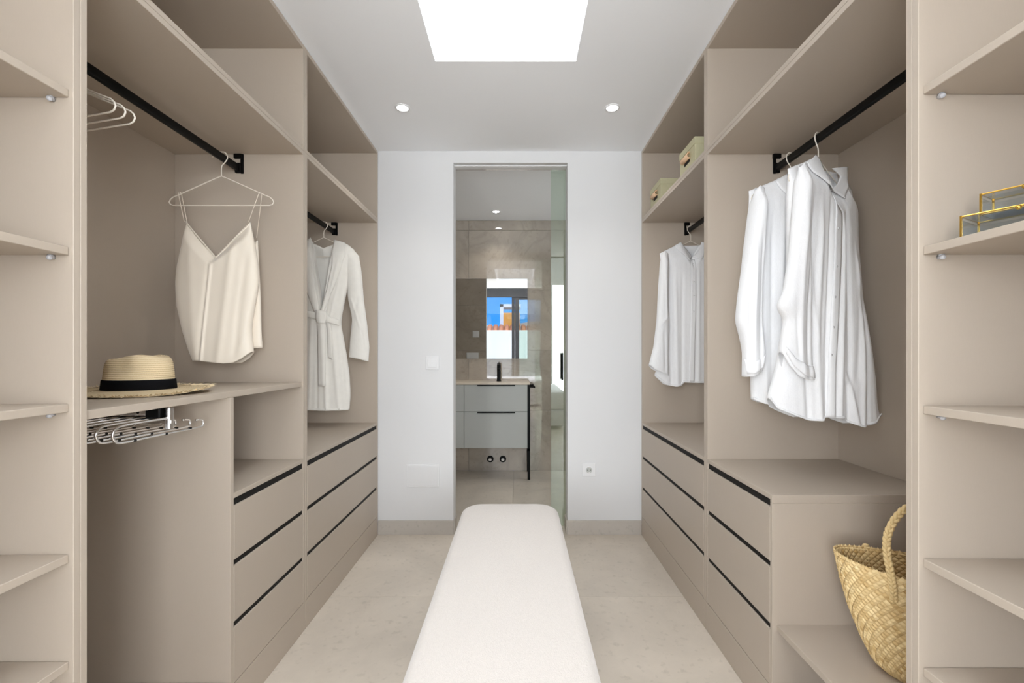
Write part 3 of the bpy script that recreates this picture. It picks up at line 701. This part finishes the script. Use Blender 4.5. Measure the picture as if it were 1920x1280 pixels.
# ------------------------------------------------------------------ lights in the ceiling
def downlight(x, y, z, label, r=.030, power=4):
    t = thing('downlight', (x, y, z), label, 'light')
    bm = bmesh.new(); n = 32
    prof = [(r*1.35, z-.0005), (r*1.32, z-.004), (r*1.05, z-.004), (r, z-.0015), (r, z+.0)]
    rings = [[bm.verts.new((x+q*math.cos(2*math.pi*k/n), y+q*math.sin(2*math.pi*k/n), zz)) for k in range(n)] for q, zz in prof]
    for A, B in zip(rings, rings[1:]):
        for i in range(n): bm.faces.new((A[i], A[(i+1) % n], B[(i+1) % n], B[i]))
    fin(bm, 'trim_ring', M['plastic'], t, smooth=True)
    bm = bmesh.new(); disc(bm, (x, y, z-.0015), r*1.0, .002, 'Z', 32); fin(bm, 'diffuser', M['lamp'], t)
    d = bpy.data.lights.new('lamp', 'SPOT'); d.energy = power; d.spot_size = math.radians(110); d.spot_blend = .8; d.shadow_soft_size = .03; d.color = (1, .96, .9)
    o = bpy.data.objects.new('lamp', d); C.objects.link(o); o.location = (0, 0, -.012); o.parent = t
downlight(-.618, 2.424, ZC, 'left recessed ceiling downlight of the closet', power=9)
downlight(.506, 2.424, ZC, 'right recessed ceiling downlight of the closet', power=9)
downlight(-.206, 4.26, ZCB, 'recessed ceiling downlight over the bathroom vanity', power=12)
downlight(.75, 3.8, ZCB, 'recessed ceiling downlight in the right of the bathroom', power=10)

# ------------------------------------------------------------------ wall plates
def plate(name, x, z, w_, h_, y, label, cat, sgn=-1):
    t = thing(name, (x, y, z), label, cat)
    bm = bmesh.new(); abox(bm, x-w_/2, x+w_/2, y, y+sgn*.007, z-h_/2, z+h_/2); fin(bm, 'frame', M['plastic'], t, bevel=.0018, seg=2)
    return t
t = plate('light_switch', -.556, 1.115, .086, .086, YB, 'square white light switch on the wall left of the doorway', 'switch')
box('rocker', M['plastic'], -.556-.030, -.556+.030, YB-.0105, YB-.007, 1.115-.030, 1.115+.030, t, bevel=.0015)
t = plate('power_socket', .462, .420, .086, .086, YB, 'white round-pin power socket low on the wall right of the doorway', 'socket')
bm = bmesh.new(); disc(bm, (.462, YB-.0085, .42), .0235, .003, 'Y', 28); fin(bm, 'socket_ring', M['plastic'], t)
bm = bmesh.new(); disc(bm, (.462, YB-.0102, .42), .0195, .001, 'Y', 28); fin(bm, 'socket_well', M['vanity'], t)
bm = bmesh.new()
for dx in (-.0095, .0095): disc(bm, (.462+dx, YB-.0112, .42), .0026, .001, 'Y', 10)
fin(bm, 'pin_hole', M['dark'], t)
bm = bmesh.new()
for dz in (-.0165, .0165): abox(bm, .462-.003, .462+.003, YB-.014, YB-.010, .42+dz-.0025, .42+dz+.0025)
fin(bm, 'earth_clip', M['chrome'], t)
t = plate('access_panel', -.6185, .382, .212, .146, YB, 'large flat white access panel low on the wall left of the doorway', 'panel')
box('cover', M['wall'], -.6185-.098, -.6185+.098, YB-.009, YB-.007, .382-.065, .382+.065, t, bevel=.001)
t = plate('light_switch', -.556, 1.43, .086, .086, YW+.012, 'white light switch on the tiled wall reflected in the bathroom mirror', 'switch', 1)
box('rocker', M['plastic'], -.586, -.526, YW+.019, YW+.0225, 1.40, 1.46, t, bevel=.0015)
t = plate('power_socket', -.60, 1.145, .160, .082, YW+.012, 'double white socket on the tiled wall reflected at the mirror bottom', 'socket', 1)
box('insert', M['plastic'], -.67, -.53, YW+.019, YW+.0215, 1.115, 1.175, t, bevel=.001)

# ------------------------------------------------------------------ bathroom things
t = thing('wall_mirror', (-.55, YM-.02, 1.12), 'large frameless mirror above the bathroom vanity reflecting a sunny window', 'mirror')
box('backing', M['dark'], -1.19, .0916, YM-.018, YM-.0085, 1.129, 1.919, t)
box('mirror_glass', M['silver'], -1.195, .0966, YM-.022, YM-.0182, 1.124, 1.924, t, bevel=.0008)
YV = 4.20
t = thing('vanity_unit', (-.5, 4.37, .06), 'grey-green bathroom vanity with black line handles on a black metal leg frame', 'cabinet')
box('carcass', M['vanity'], -1.19, .083, YV+.02, YM-.01, .2985, .883, t, bevel=.001)
for a, b in ((-1.19, -.8455), (-.8425, -.5015), (-.4985, .088)):
    for c, d in ((.636, .884), (.2965, .633)):
        dr = box('drawer', M['vanity'], a, b, YV, YV+.019, c, d, t, bevel=.0012)
        if a > -.5: box('handle', M['black'], -.376, -.025, YV-.010, YV+.0, d-.011, d-.001, dr, bevel=.001)
        else: box('handle', M['black'], (a+b)/2-.08, (a+b)/2+.08, YV-.010, YV, d-.011, d-.001, dr, bevel=.001)
box('countertop', M['counter'], -1.20, .112, YV-.005, YM-.01, .886, .906, t, bevel=.002)
bm = bmesh.new()
for y in (YV+.006, YM-.05): abox(bm, .090, .114, y, y+.022, 0.0005, .885)
abox(bm, .090, .114, YV+.006, YM-.03, .270, .292)
fin(bm, 'leg_frame', M['black'], t, bevel=.001)
bm = bmesh.new(); tube(bm, smooth_path([(.112, YV+.06, .862), (.150, YV+.05, .862), (.155, YV+.06, .858), (.155, YM-.08, .858), (.150, YM-.07, .862), (.112, YM-.07, .862)], 3), .008, 8)
fin(bm, 'towel_rail', M['black'], t, smooth=True)
t = thing('basin_tap', (-.185, 4.40, .906), 'tall black cylindrical basin tap on the vanity top', 'tap')
bm = bmesh.new(); disc(bm, (-.185, 4.40, .989), .0185, .165, 'Z', 28); disc(bm, (-.185, 4.40, .909), .024, .006, 'Z', 28); fin(bm, 'body', M['black'], t, bevel=.0008)
bm = bmesh.new(); tube(bm, [(-.185, 4.395, 1.03), (-.185, 4.29, 1.02)], .010, 12); fin(bm, 'spout', M['black'], t, smooth=True)
bm = bmesh.new(); disc(bm, (-.185, 4.40, 1.076), .0175, .006, 'Z', 24); tube(bm, [(-.185, 4.40, 1.078), (-.185, 4.43, 1.090)], .004, 8); fin(bm, 'lever', M['black'], t)
bs = None
for x, lb in ((-.277, 'left one of two chrome valves under the bathroom vanity'), (-.150, 'right one of two chrome valves under the bathroom vanity')):
    t = thing('stop_valve', (x, YM-.02, .118), lb, 'valve', 'chrome valves under the vanity')
    bm = bmesh.new(); disc(bm, (x, YM-.014, .118), .033, .010, 'Y', 28); fin(bm, 'rose', M['black'], t, bevel=.001)
    bm = bmesh.new(); disc(bm, (x, YM-.030, .118), .016, .03, 'Y', 20); fin(bm, 'body', M['chrome'], t, bevel=.002)
    bm = bmesh.new(); abox(bm, x-.006, x+.006, YM-.062, YM-.042, .105, .135); fin(bm, 'knob', M['chrome'], t, bevel=.003)

# ------------------------------------------------------------------ straw hat
def hat_mat():
    m = mat('woven_straw_hat', (0.72, 0.58, 0.38), .75, spec=.25)
    n = m.node_tree.nodes; l = m.node_tree.links; b = n['Principled BSDF']
    t = n.new('ShaderNodeTexCoord'); wv = n.new('ShaderNodeTexWave'); wv.wave_type = 'BANDS'; wv.bands_direction = 'Z'; wv.inputs['Scale'].default_value = 52; wv.inputs['Distortion'].default_value = .6; wv.inputs['Detail'].default_value = 1
    wr = n.new('ShaderNodeTexWave'); wr.wave_type = 'RINGS'; wr.rings_direction = 'Z'; wr.inputs['Scale'].default_value = 52; wr.inputs['Distortion'].default_value = .6
    nz = n.new('ShaderNodeTexNoise'); nz.inputs['Scale'].default_value = 350
    g = n.new('ShaderNodeNewGeometry'); sp = n.new('ShaderNodeSeparateXYZ'); ab = n.new('ShaderNodeMath'); ab.operation = 'ABSOLUTE'; gt = n.new('ShaderNodeMath'); gt.operation = 'GREATER_THAN'; gt.inputs[1].default_value = .75
    l.new(g.outputs['Normal'], sp.inputs[0]); l.new(sp.outputs[2], ab.inputs[0]); l.new(ab.outputs[0], gt.inputs[0])
    for q in (wv, wr, nz): l.new(t.outputs['Object'], q.inputs['Vector'])
    mx = n.new('ShaderNodeMix'); l.new(gt.outputs[0], mx.inputs[0]); l.new(wv.outputs['Fac'], mx.inputs[2]); l.new(wr.outputs['Fac'], mx.inputs[3])
    ad = n.new('ShaderNodeMath'); ad.operation = 'MULTIPLY_ADD'; ad.inputs[1].default_value = .6; l.new(nz.outputs[0], ad.inputs[0]); l.new(mx.outputs[0], ad.inputs[2])
    r = n.new('ShaderNodeValToRGB'); r.color_ramp.elements[0].position = .2; r.color_ramp.elements[0].color = (.60, .46, .26, 1); r.color_ramp.elements[1].position = .8; r.color_ramp.elements[1].color = (.74, .60, .39, 1)
    l.new(ad.outputs[0], r.inputs[0]); l.new(r.outputs[0], b.inputs['Base Color'])
    bp = n.new('ShaderNodeBump'); bp.inputs['Strength'].default_value = .7; bp.inputs['Distance'].default_value = .002; l.new(ad.outputs[0], bp.inputs['Height']); l.new(bp.outputs[0], b.inputs['Normal'])
    return m
M['hat'] = hat_mat()
HXc, HYc, HZ = -1.141, 1.365, 1.0566
t = thing('straw_hat', (HXc, HYc, HZ), 'natural straw fedora with a black band and frayed brim on the left shelf', 'hat')
def brim_z(th, q):   # q 0..1 from crown to edge ; local heights
    return .013+.002*q*math.cos(th)**2+.006*q*math.sin(th)-.003*q+.0025*q*math.sin(3*th+1)
def hat_ring(th, rx, ry, z): return (rx*math.cos(th), ry*math.sin(th), z)
n = 96; rows = []
bm = bmesh.new()
crown = [(.090, .080, .014), (.0885, .0785, .034), (.087, .077, .056), (.085, .075, .076), (.083, .073, .091), (.0795, .0695, .101), (.073, .063, .107), (.061, .052, .108), (.044, .037, .104), (.024, .020, .099), (.008, .006, .097)]
for q in (1.0, .8, .6, .4, .2, 0.0):
    rx, ry = .090+q*.090, .080+q*.084
    rows.append([(rx*(1+.01*math.sin(5*k*2*math.pi/n))*math.cos(2*math.pi*k/n), ry*math.sin(2*math.pi*k/n), brim_z(2*math.pi*k/n, q)) for k in range(n)])
for rx, ry, z in crown:
    ring = []
    for k in range(n):
        th = 2*math.pi*k/n; x, y = rx*math.cos(th), ry*math.sin(th); zz = z+sm((z-.05)/.04)*(.012*math.exp(-((x-.030)/.045)**2)-.003)
        if z > .045:     # pinched front
            for (px_, py_, am) in ((-.005, -.075, .014), (-.005, .075, .014)):
                g = math.exp(-(((x-px_)/.030)**2+((zz-.090)/.028)**2))*am*sm((z-.045)/.03)
                if y*py_ > 0: y -= math.copysign(g, py_)*min(1, abs(y)/.04)
        ring.append((x, y, zz))
    rows.append(ring)
R = [[bm.verts.new(p) for p in r] for r in rows]
for A, B in zip(R, R[1:]):
    for k in range(n): bm.faces.new((A[k], A[(k+1) % n], B[(k+1) % n], B[k]))
bm.faces.new(R[-1])
hat = fin(bm, 'hat_body', M['hat'], None, smooth=True)
md = hat.modifiers.new('s', 'SOLIDIFY'); md.thickness = .0025; md.offset = -1
hat.parent = t
bm = bmesh.new(); R = []
for z, e in ((.0140, .0025), (.016, .0038), (.042, .0032), (.0435, .0018)):
    f = (z-.014)/.062; rx, ry = .090-.005*f+e, .080-.005*f+e
    R.append([bm.verts.new((rx*math.cos(2*math.pi*k/n), ry*math.sin(2*math.pi*k/n), z)) for k in range(n)])
for A, B in zip(R, R[1:]):
    for k in range(n): bm.faces.new((A[k], A[(k+1) % n], B[(k+1) % n], B[k]))
o = fin(bm, 'hat_band', M['band'], None, smooth=True); o.parent = t
bm = bmesh.new()
for k in range(700):
    th = 2*math.pi*k/700+rnd.uniform(-.005, .005); z = brim_z(th, 1)+rnd.uniform(-.0012, .0012); r0 = 1.0; L_ = rnd.uniform(.010, .022)
    x, y = .178*math.cos(th), .162*math.sin(th); dx, dy = math.cos(th+rnd.uniform(-.6, .6)), math.sin(th+rnd.uniform(-.6, .6)); px_, py_ = -dy*.0024, dx*.0024; up = rnd.uniform(-.002, .009)
    v = [bm.verts.new(p) for p in ((x-px_, y-py_, z), (x+px_, y+py_, z), (x+dx*L_, y+dy*L_, max(.002, z+up)), (x, y, z+.0016))]
    bm.faces.new((v[0], v[1], v[2])); bm.faces.new((v[0], v[2], v[3])); bm.faces.new((v[1], v[3], v[2]))
o = fin(bm, 'frayed_edge', M['straw'], None); o.parent = t; o['kind'] = 'stuff'
t.rotation_euler = (0, 0, math.radians(6))

# ------------------------------------------------------------------ pull-out trouser rack
t = thing('trouser_rack', (-1.16, 1.24, .95), 'chrome pull-out trouser rack mounted under the hat shelf', 'rack')
box('mounting_plate', M['dark'], -1.44, -.985, 1.205, 1.262, 1.030, 1.0368, t)
box('slide_rail', M['black'], -1.43, -1.005, 1.222, 1.250, 1.006, 1.0298, t, bevel=.002)
box('slide_rail', M['chrome'], -1.40, -.975, 1.214, 1.221, 1.010, 1.027, t, bevel=.002)
bm = bmesh.new()
for k in range(14): disc(bm, (-1.02-.028*k, 1.2135, 1.0185), .0032, .001, 'Y', 10)
fin(bm, 'rivet', M['dark'], t)
box('end_block', M['black'], -1.000, -.962, 1.212, 1.256, .9985, 1.0300, t, bevel=.002)
bm = bmesh.new(); disc(bm, (-.951, 1.234, 1.000), .0100, .054, 'Z', 24); disc(bm, (-.951, 1.234, 1.028), .0095, .003, 'Z', 24); fin(bm, 'post', M['chrome'], t, smooth=False)
box('carrier_beam', M['chrome'], -1.42, -.942, 1.226, 1.242, .985, .999, t, bevel=.003)
for k in range(11):
    x = -.950-.041*k; off = .002*math.sin(k*2.1)
    pts = smooth_path([(x, 1.236, 1.002), (x, 1.16, 1.004), (x, 1.085, 1.004), (x, 1.066, .997), (x, 1.060, .984), (x, 1.066, .970), (x, 1.085, .963), (x, 1.16, .962), (x, 1.26, .960), (x, 1.345, .958), (x, 1.362, .960), (x, 1.366, .970), (x, 1.358, .979), (x, 1.335, .981)], 3)
    bm = bmesh.new(); tube(bm, [(p.x, p.y+off, p.z) for p in pts], .0033, 8)
    arm = fin(bm, 'arm', M['chrome'], t, smooth=True)
    for y in (1.12, 1.22, 1.31):
        bm = bmesh.new(); disc(bm, (x, y+off, .9618 if y < 1.2 else .9605), .0037, .008, 'Y', 10); fin(bm, 'rubber_ring', M['rubber'], arm)

# ------------------------------------------------------------------ olive storage boxes
def storage_box(y0, y1, label):
    x0, x1 = .8375, 1.105; z0, z1 = ZU2+.0003, ZU2+.155
    t = thing('storage_box', ((x0+x1)/2, (y0+y1)/2, z0), label, 'box', 'olive storage boxes with leather handles')
    box('body', M['olive'], x0+.003, x1-.003, y0+.003, y1-.003, z0, z1-.004, t, bevel=.0015)
    bm = bmesh.new(); abox(bm, x0, x1, y0, y1, z1-.034, z1); fin(bm, 'lid', M['olive'], t, bevel=.0015)
    ym = (y0+y1)/2; w_ = .045
    bm = bmesh.new()
    pr_ = smooth_path([(x0+.001, 0, z1-.050), (x0-.006, 0, z1-.047), (x0-.016, 0, z1-.058), (x0-.015, 0, z1-.072), (x0-.005, 0, z1-.078), (x0+.002, 0, z1-.076)], 3)
    R = [[bm.verts.new((p.x, ym+dy, p.z)) for dy in (-w_, w_)] for p in pr_]
    for A, B in zip(R, R[1:]): bm.faces.new((A[0], A[1], B[1], B[0]))
    o = fin(bm, 'handle', M['leather'], t, smooth=True); md = o.modifiers.new('s', 'SOLIDIFY'); md.thickness = .003
    box('handle_slot', M['dark'], x0+.0015, x0+.0035, ym-.035, ym+.035, z1-.092, z1-.078, t)
storage_box(2.143, 2.347, 'nearer olive green box with tan leather handle on the far right top shelf')
storage_box(2.655, 2.865, 'farther olive green box with tan leather handle, beside the back wall')

# ------------------------------------------------------------------ brass and glass boxes
def glass_box(ox, oy, z0, L_, W_, H_, yaw, label):
    """front-left corner at (ox, oy); long side runs towards the camera"""
    t = thing('glass_box', (ox, oy, z0), label, 'box', 'stacked brass and glass boxes', rz=yaw)
    r = .0016
    def loc(o): o.parent = t; o.matrix_parent_inverse = Matrix.Identity(4); return o
    X0, X1, Y0, Y1 = 0, W_, -L_, 0
    bm = bmesh.new()
    for z in (r, H_-r):
        tube(bm, [(X0, Y0, z), (X1, Y0, z), (X1, Y1, z), (X0, Y1, z)], r, 6, closed=True)
    for x in (X0, X1):
        for y in (Y0, Y1): abox(bm, x-r, x+r, y-r, y+r, 0, H_)
    loc(fin(bm, 'frame', M['gold']))
    for a in ((X0, X0+.001, Y0, Y1), (X1-.001, X1, Y0, Y1), (X0, X1, Y0, Y0+.001), (X0, X1, Y1-.001, Y1)):
        loc(box('glass_pane', M['boxglass'], *a, r, H_-.008))
    loc(box('lid_pane', M['boxglass'], X0, X1, Y0, Y1, H_-.004, H_-.003))
    loc(box('base', M['boxbase'], X0+.001, X1-.001, Y0+.001, Y1-.001, .001, .002))
    bm = bmesh.new(); disc(bm, (X0-.002, (Y0+Y1)/2, H_-.005), .004, .005, 'X', 12); loc(fin(bm, 'clasp', M['gold'], smooth=True))
ZS = 1.375+.0165
glass_box(.829, .846, ZS+.0003, .15, .082, .0425, math.radians(28), 'lower, larger brass-edged glass box on the right tower shelf')
glass_box(.866, .846, ZS+.0435, .115, .060, .0410, math.radians(28), 'upper, smaller brass-edged glass box stacked on the larger one')

# ------------------------------------------------------------------ woven basket
BXc, BYc, BZ0 = 1.085, 1.185, .3220
t = thing('straw_basket', (BXc, BYc, BZ0), 'woven straw basket bag with a braided handle on the low right shelf', 'basket')
def bshape(th, s_):
    """s_ 0 bottom .. 1 rim"""
    rx = .118+.095*sm(s_*.75)+.0*s_; ry = .072+.045*s_
    rx = interp([(0, .095), (.08, .125), (.25, .150), (.5, .178), (.75, .198), (1, .212)], s_)
    ry = interp([(0, .055), (.08, .075), (.25, .092), (.5, .100), (.75, .104), (1, .104)], s_)
    z = .285*s_+.018*s_*(math.cos(th)**2)
    return Vector((rx*math.cos(th), ry*math.sin(th), z))
def straw_cell_mat():
    m = mat('basket_straw', (0.66, 0.50, 0.26), .62, spec=.3)
    n = m.node_tree.nodes; l = m.node_tree.links; b = n['Principled BSDF']
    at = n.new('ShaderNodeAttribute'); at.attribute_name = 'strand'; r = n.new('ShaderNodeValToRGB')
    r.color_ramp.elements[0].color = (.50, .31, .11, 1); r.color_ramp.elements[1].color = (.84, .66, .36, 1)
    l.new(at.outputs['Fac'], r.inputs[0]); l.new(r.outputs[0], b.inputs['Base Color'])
    return m
M['cell'] = straw_cell_mat()
NU, NV = 64, 17      # diagonal lattice cells
bm = bmesh.new(); lay = bm.loops.layers.float_color.new('strand')
def bnorm(th, s_):
    e = .01; a = bshape(th+e, s_)-bshape(th-e, s_); b = bshape(th, min(1, s_+e))-bshape(th, max(0, s_-e)); nn = a.cross(b); nn.normalize(); return nn
for j in range(-1, 2*NV+1):
    for i in range(NU):
        # diamond cell centred on the lattice
        cu = (i+(.5 if j % 2 else 0))/NU*2*math.pi; cv = (j+.5)/(2*NV)
        kind = (i+j//2) % 2
        hu = 2*math.pi/NU*.5*.97; hv = 1/(2*NV)*.97*1.0
        col = min(1, max(0, rnd.gauss(.6, .2)))
        vv = {}
        for a in range(-1, 2):
            for b in range(-1, 2):
                # rotate the square into a diamond
                p_, q_ = a*.5, b*.5
                th = cu+(p_+q_)*hu*1.0; sv = cv+(p_-q_)*hv*1.0
                bul = (1-abs(a))*(1-abs(b))*.0016+((1-abs(a)) if kind else (1-abs(b)))*.0014
                sv2 = max(0, min(1.012, sv)); pt = bshape(th, sv2)+bnorm(th, min(1, sv2))*(.0012+bul)
                vv[a, b] = bm.verts.new(pt)
        for a in (-1, 0):
            for b in (-1, 0):
                f = bm.faces.new((vv[a, b], vv[a+1, b], vv[a+1, b+1], vv[a, b+1]))
                for lp in f.loops: lp[lay] = (col, col, col, 1)
me = bpy.data.meshes.new('weave'); bm.to_mesh(me); bm.free()
o = link('weave', me, M['cell'], None); o.parent = t; o['kind'] = 'stuff'
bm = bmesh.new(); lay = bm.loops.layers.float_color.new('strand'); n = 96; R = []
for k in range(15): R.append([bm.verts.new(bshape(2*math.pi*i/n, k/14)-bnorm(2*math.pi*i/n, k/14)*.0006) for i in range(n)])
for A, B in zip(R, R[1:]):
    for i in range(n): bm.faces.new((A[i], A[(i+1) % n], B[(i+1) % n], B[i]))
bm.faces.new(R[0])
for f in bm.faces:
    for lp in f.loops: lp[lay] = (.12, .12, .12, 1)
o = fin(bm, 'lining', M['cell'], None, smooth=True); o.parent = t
# inner weave is seen through the open mouth
bm = bmesh.new(); lay = bm.loops.layers.float_color.new('strand')
for j in range(22, 2*NV):
    for i in range(NU):
        cu = (i+(.5 if j % 2 else 0))/NU*2*math.pi; cv = (j+.5)/(2*NV); hu = math.pi/NU*.92; hv = 1/(2*NV)*.92
        pts = []
        for du, dv, bl in ((1, 0, .001), (0, 1, .001), (-1, 0, .001), (0, -1, .001), (0, 0, .0035)):
            th = cu+du*hu; sv = min(1, cv+dv*hv); pts.append(bm.verts.new(bshape(th, sv)-bnorm(th, sv)*(.001+bl)))
        col = min(1, max(0, rnd.gauss(.5, .18)))
        for a in range(4):
            f = bm.faces.new((pts[a], pts[(a+1) % 4], pts[4]))
            for lp in f.loops: lp[lay] = (col, col, col, 1)
me = bpy.data.meshes.new('inner_weave'); bm.to_mesh(me); bm.free()
o = link('inner_weave', me, M['cell'], None); o.parent = t; o['kind'] = 'stuff'
# scalloped rim
bm = bmesh.new(); lay = bm.loops.layers.float_color.new('strand')
for i in range(72):
    th = 2*math.pi*i/72; p0 = bshape(th-.036, 1); p1 = bshape(th+.036, 1); pm = bshape(th, 1)+Vector((0, 0, .007))+bnorm(th, 1)*.002; nn = bnorm(th, 1)*.0022
    v = [bm.verts.new(q) for q in (p0+nn-Vector((0, 0, .006)), p1+nn-Vector((0, 0, .006)), pm, p0-nn-Vector((0, 0, .006)), p1-nn-Vector((0, 0, .006)))]
    col = rnd.uniform(.5, 1)
    for q in ((0, 1, 2), (4, 3, 2), (1, 4, 2), (3, 0, 2)):
        f = bm.faces.new([v[k] for k in q])
        for lp in f.loops: lp[lay] = (col, col, col, 1)
o = fin(bm, 'rim', M['cell'], None); o.parent = t; o['kind'] = 'stuff'
def braid(base, top, name, side_y):
    path = smooth_path(base, 14); N = len(path); out = []
    for s_ in range(3):
        bm = bmesh.new(); lay = bm.loops.layers.float_color.new('strand'); pts = []
        for i, p in enumerate(path):
            tan = (path[min(i+1, N-1)]-path[max(i-1, 0)]).normalized(); u = tan.cross(Vector((0, 1, 0))); u = u.normalized() if u.length > .01 else Vector((0, 0, 1)); v = tan.cross(u)
            ph = i*.62+s_*2*math.pi/3
            pts.append(p+u*math.sin(ph)*.0052+v*math.sin(2*ph)*.0032)
        tube(bm, pts, .0046, 7)
        for f in bm.faces:
            for lp in f.loops: lp[lay] = (.62, .62, .62, 1)
        o = fin(bm, 'handle_strand', M['cell'], None, smooth=True); out.append(o)
    return out
for sy in (-1, 1):
    # handle arches over the mouth, one on each long side
    y = sy*.088
    pth = [(-.105, y, .225), (-.108, y*1.08, .262), (-.112, y*1.02, .30), (-.117, y*.92, .35), (-.112, y*.88, .40), (-.085, y*.84, .452), (-.045, y*.82, .482), (0, y*.8, .490),
           (.045, y*.82, .482), (.085, y*.84, .452), (.112, y*.88, .40), (.117, y*.92, .35), (.112, y*1.02, .30), (.108, y*1.08, .262), (.105, y, .225)]
    if sy == 1:
        pth = [(a, b+.034*sm((c-.22)/.04), c-.33*sm((c-.27)/.22)) for a, b, c in pth]     # rear handle folded down behind
    hp = None
    for o in braid(pth, None, 'handle', sy):
        if hp is None: o.name = 'handle'; o.parent = t; hp = o
        else: o.parent = hp
t.rotation_euler = (0, 0, math.radians(-24))
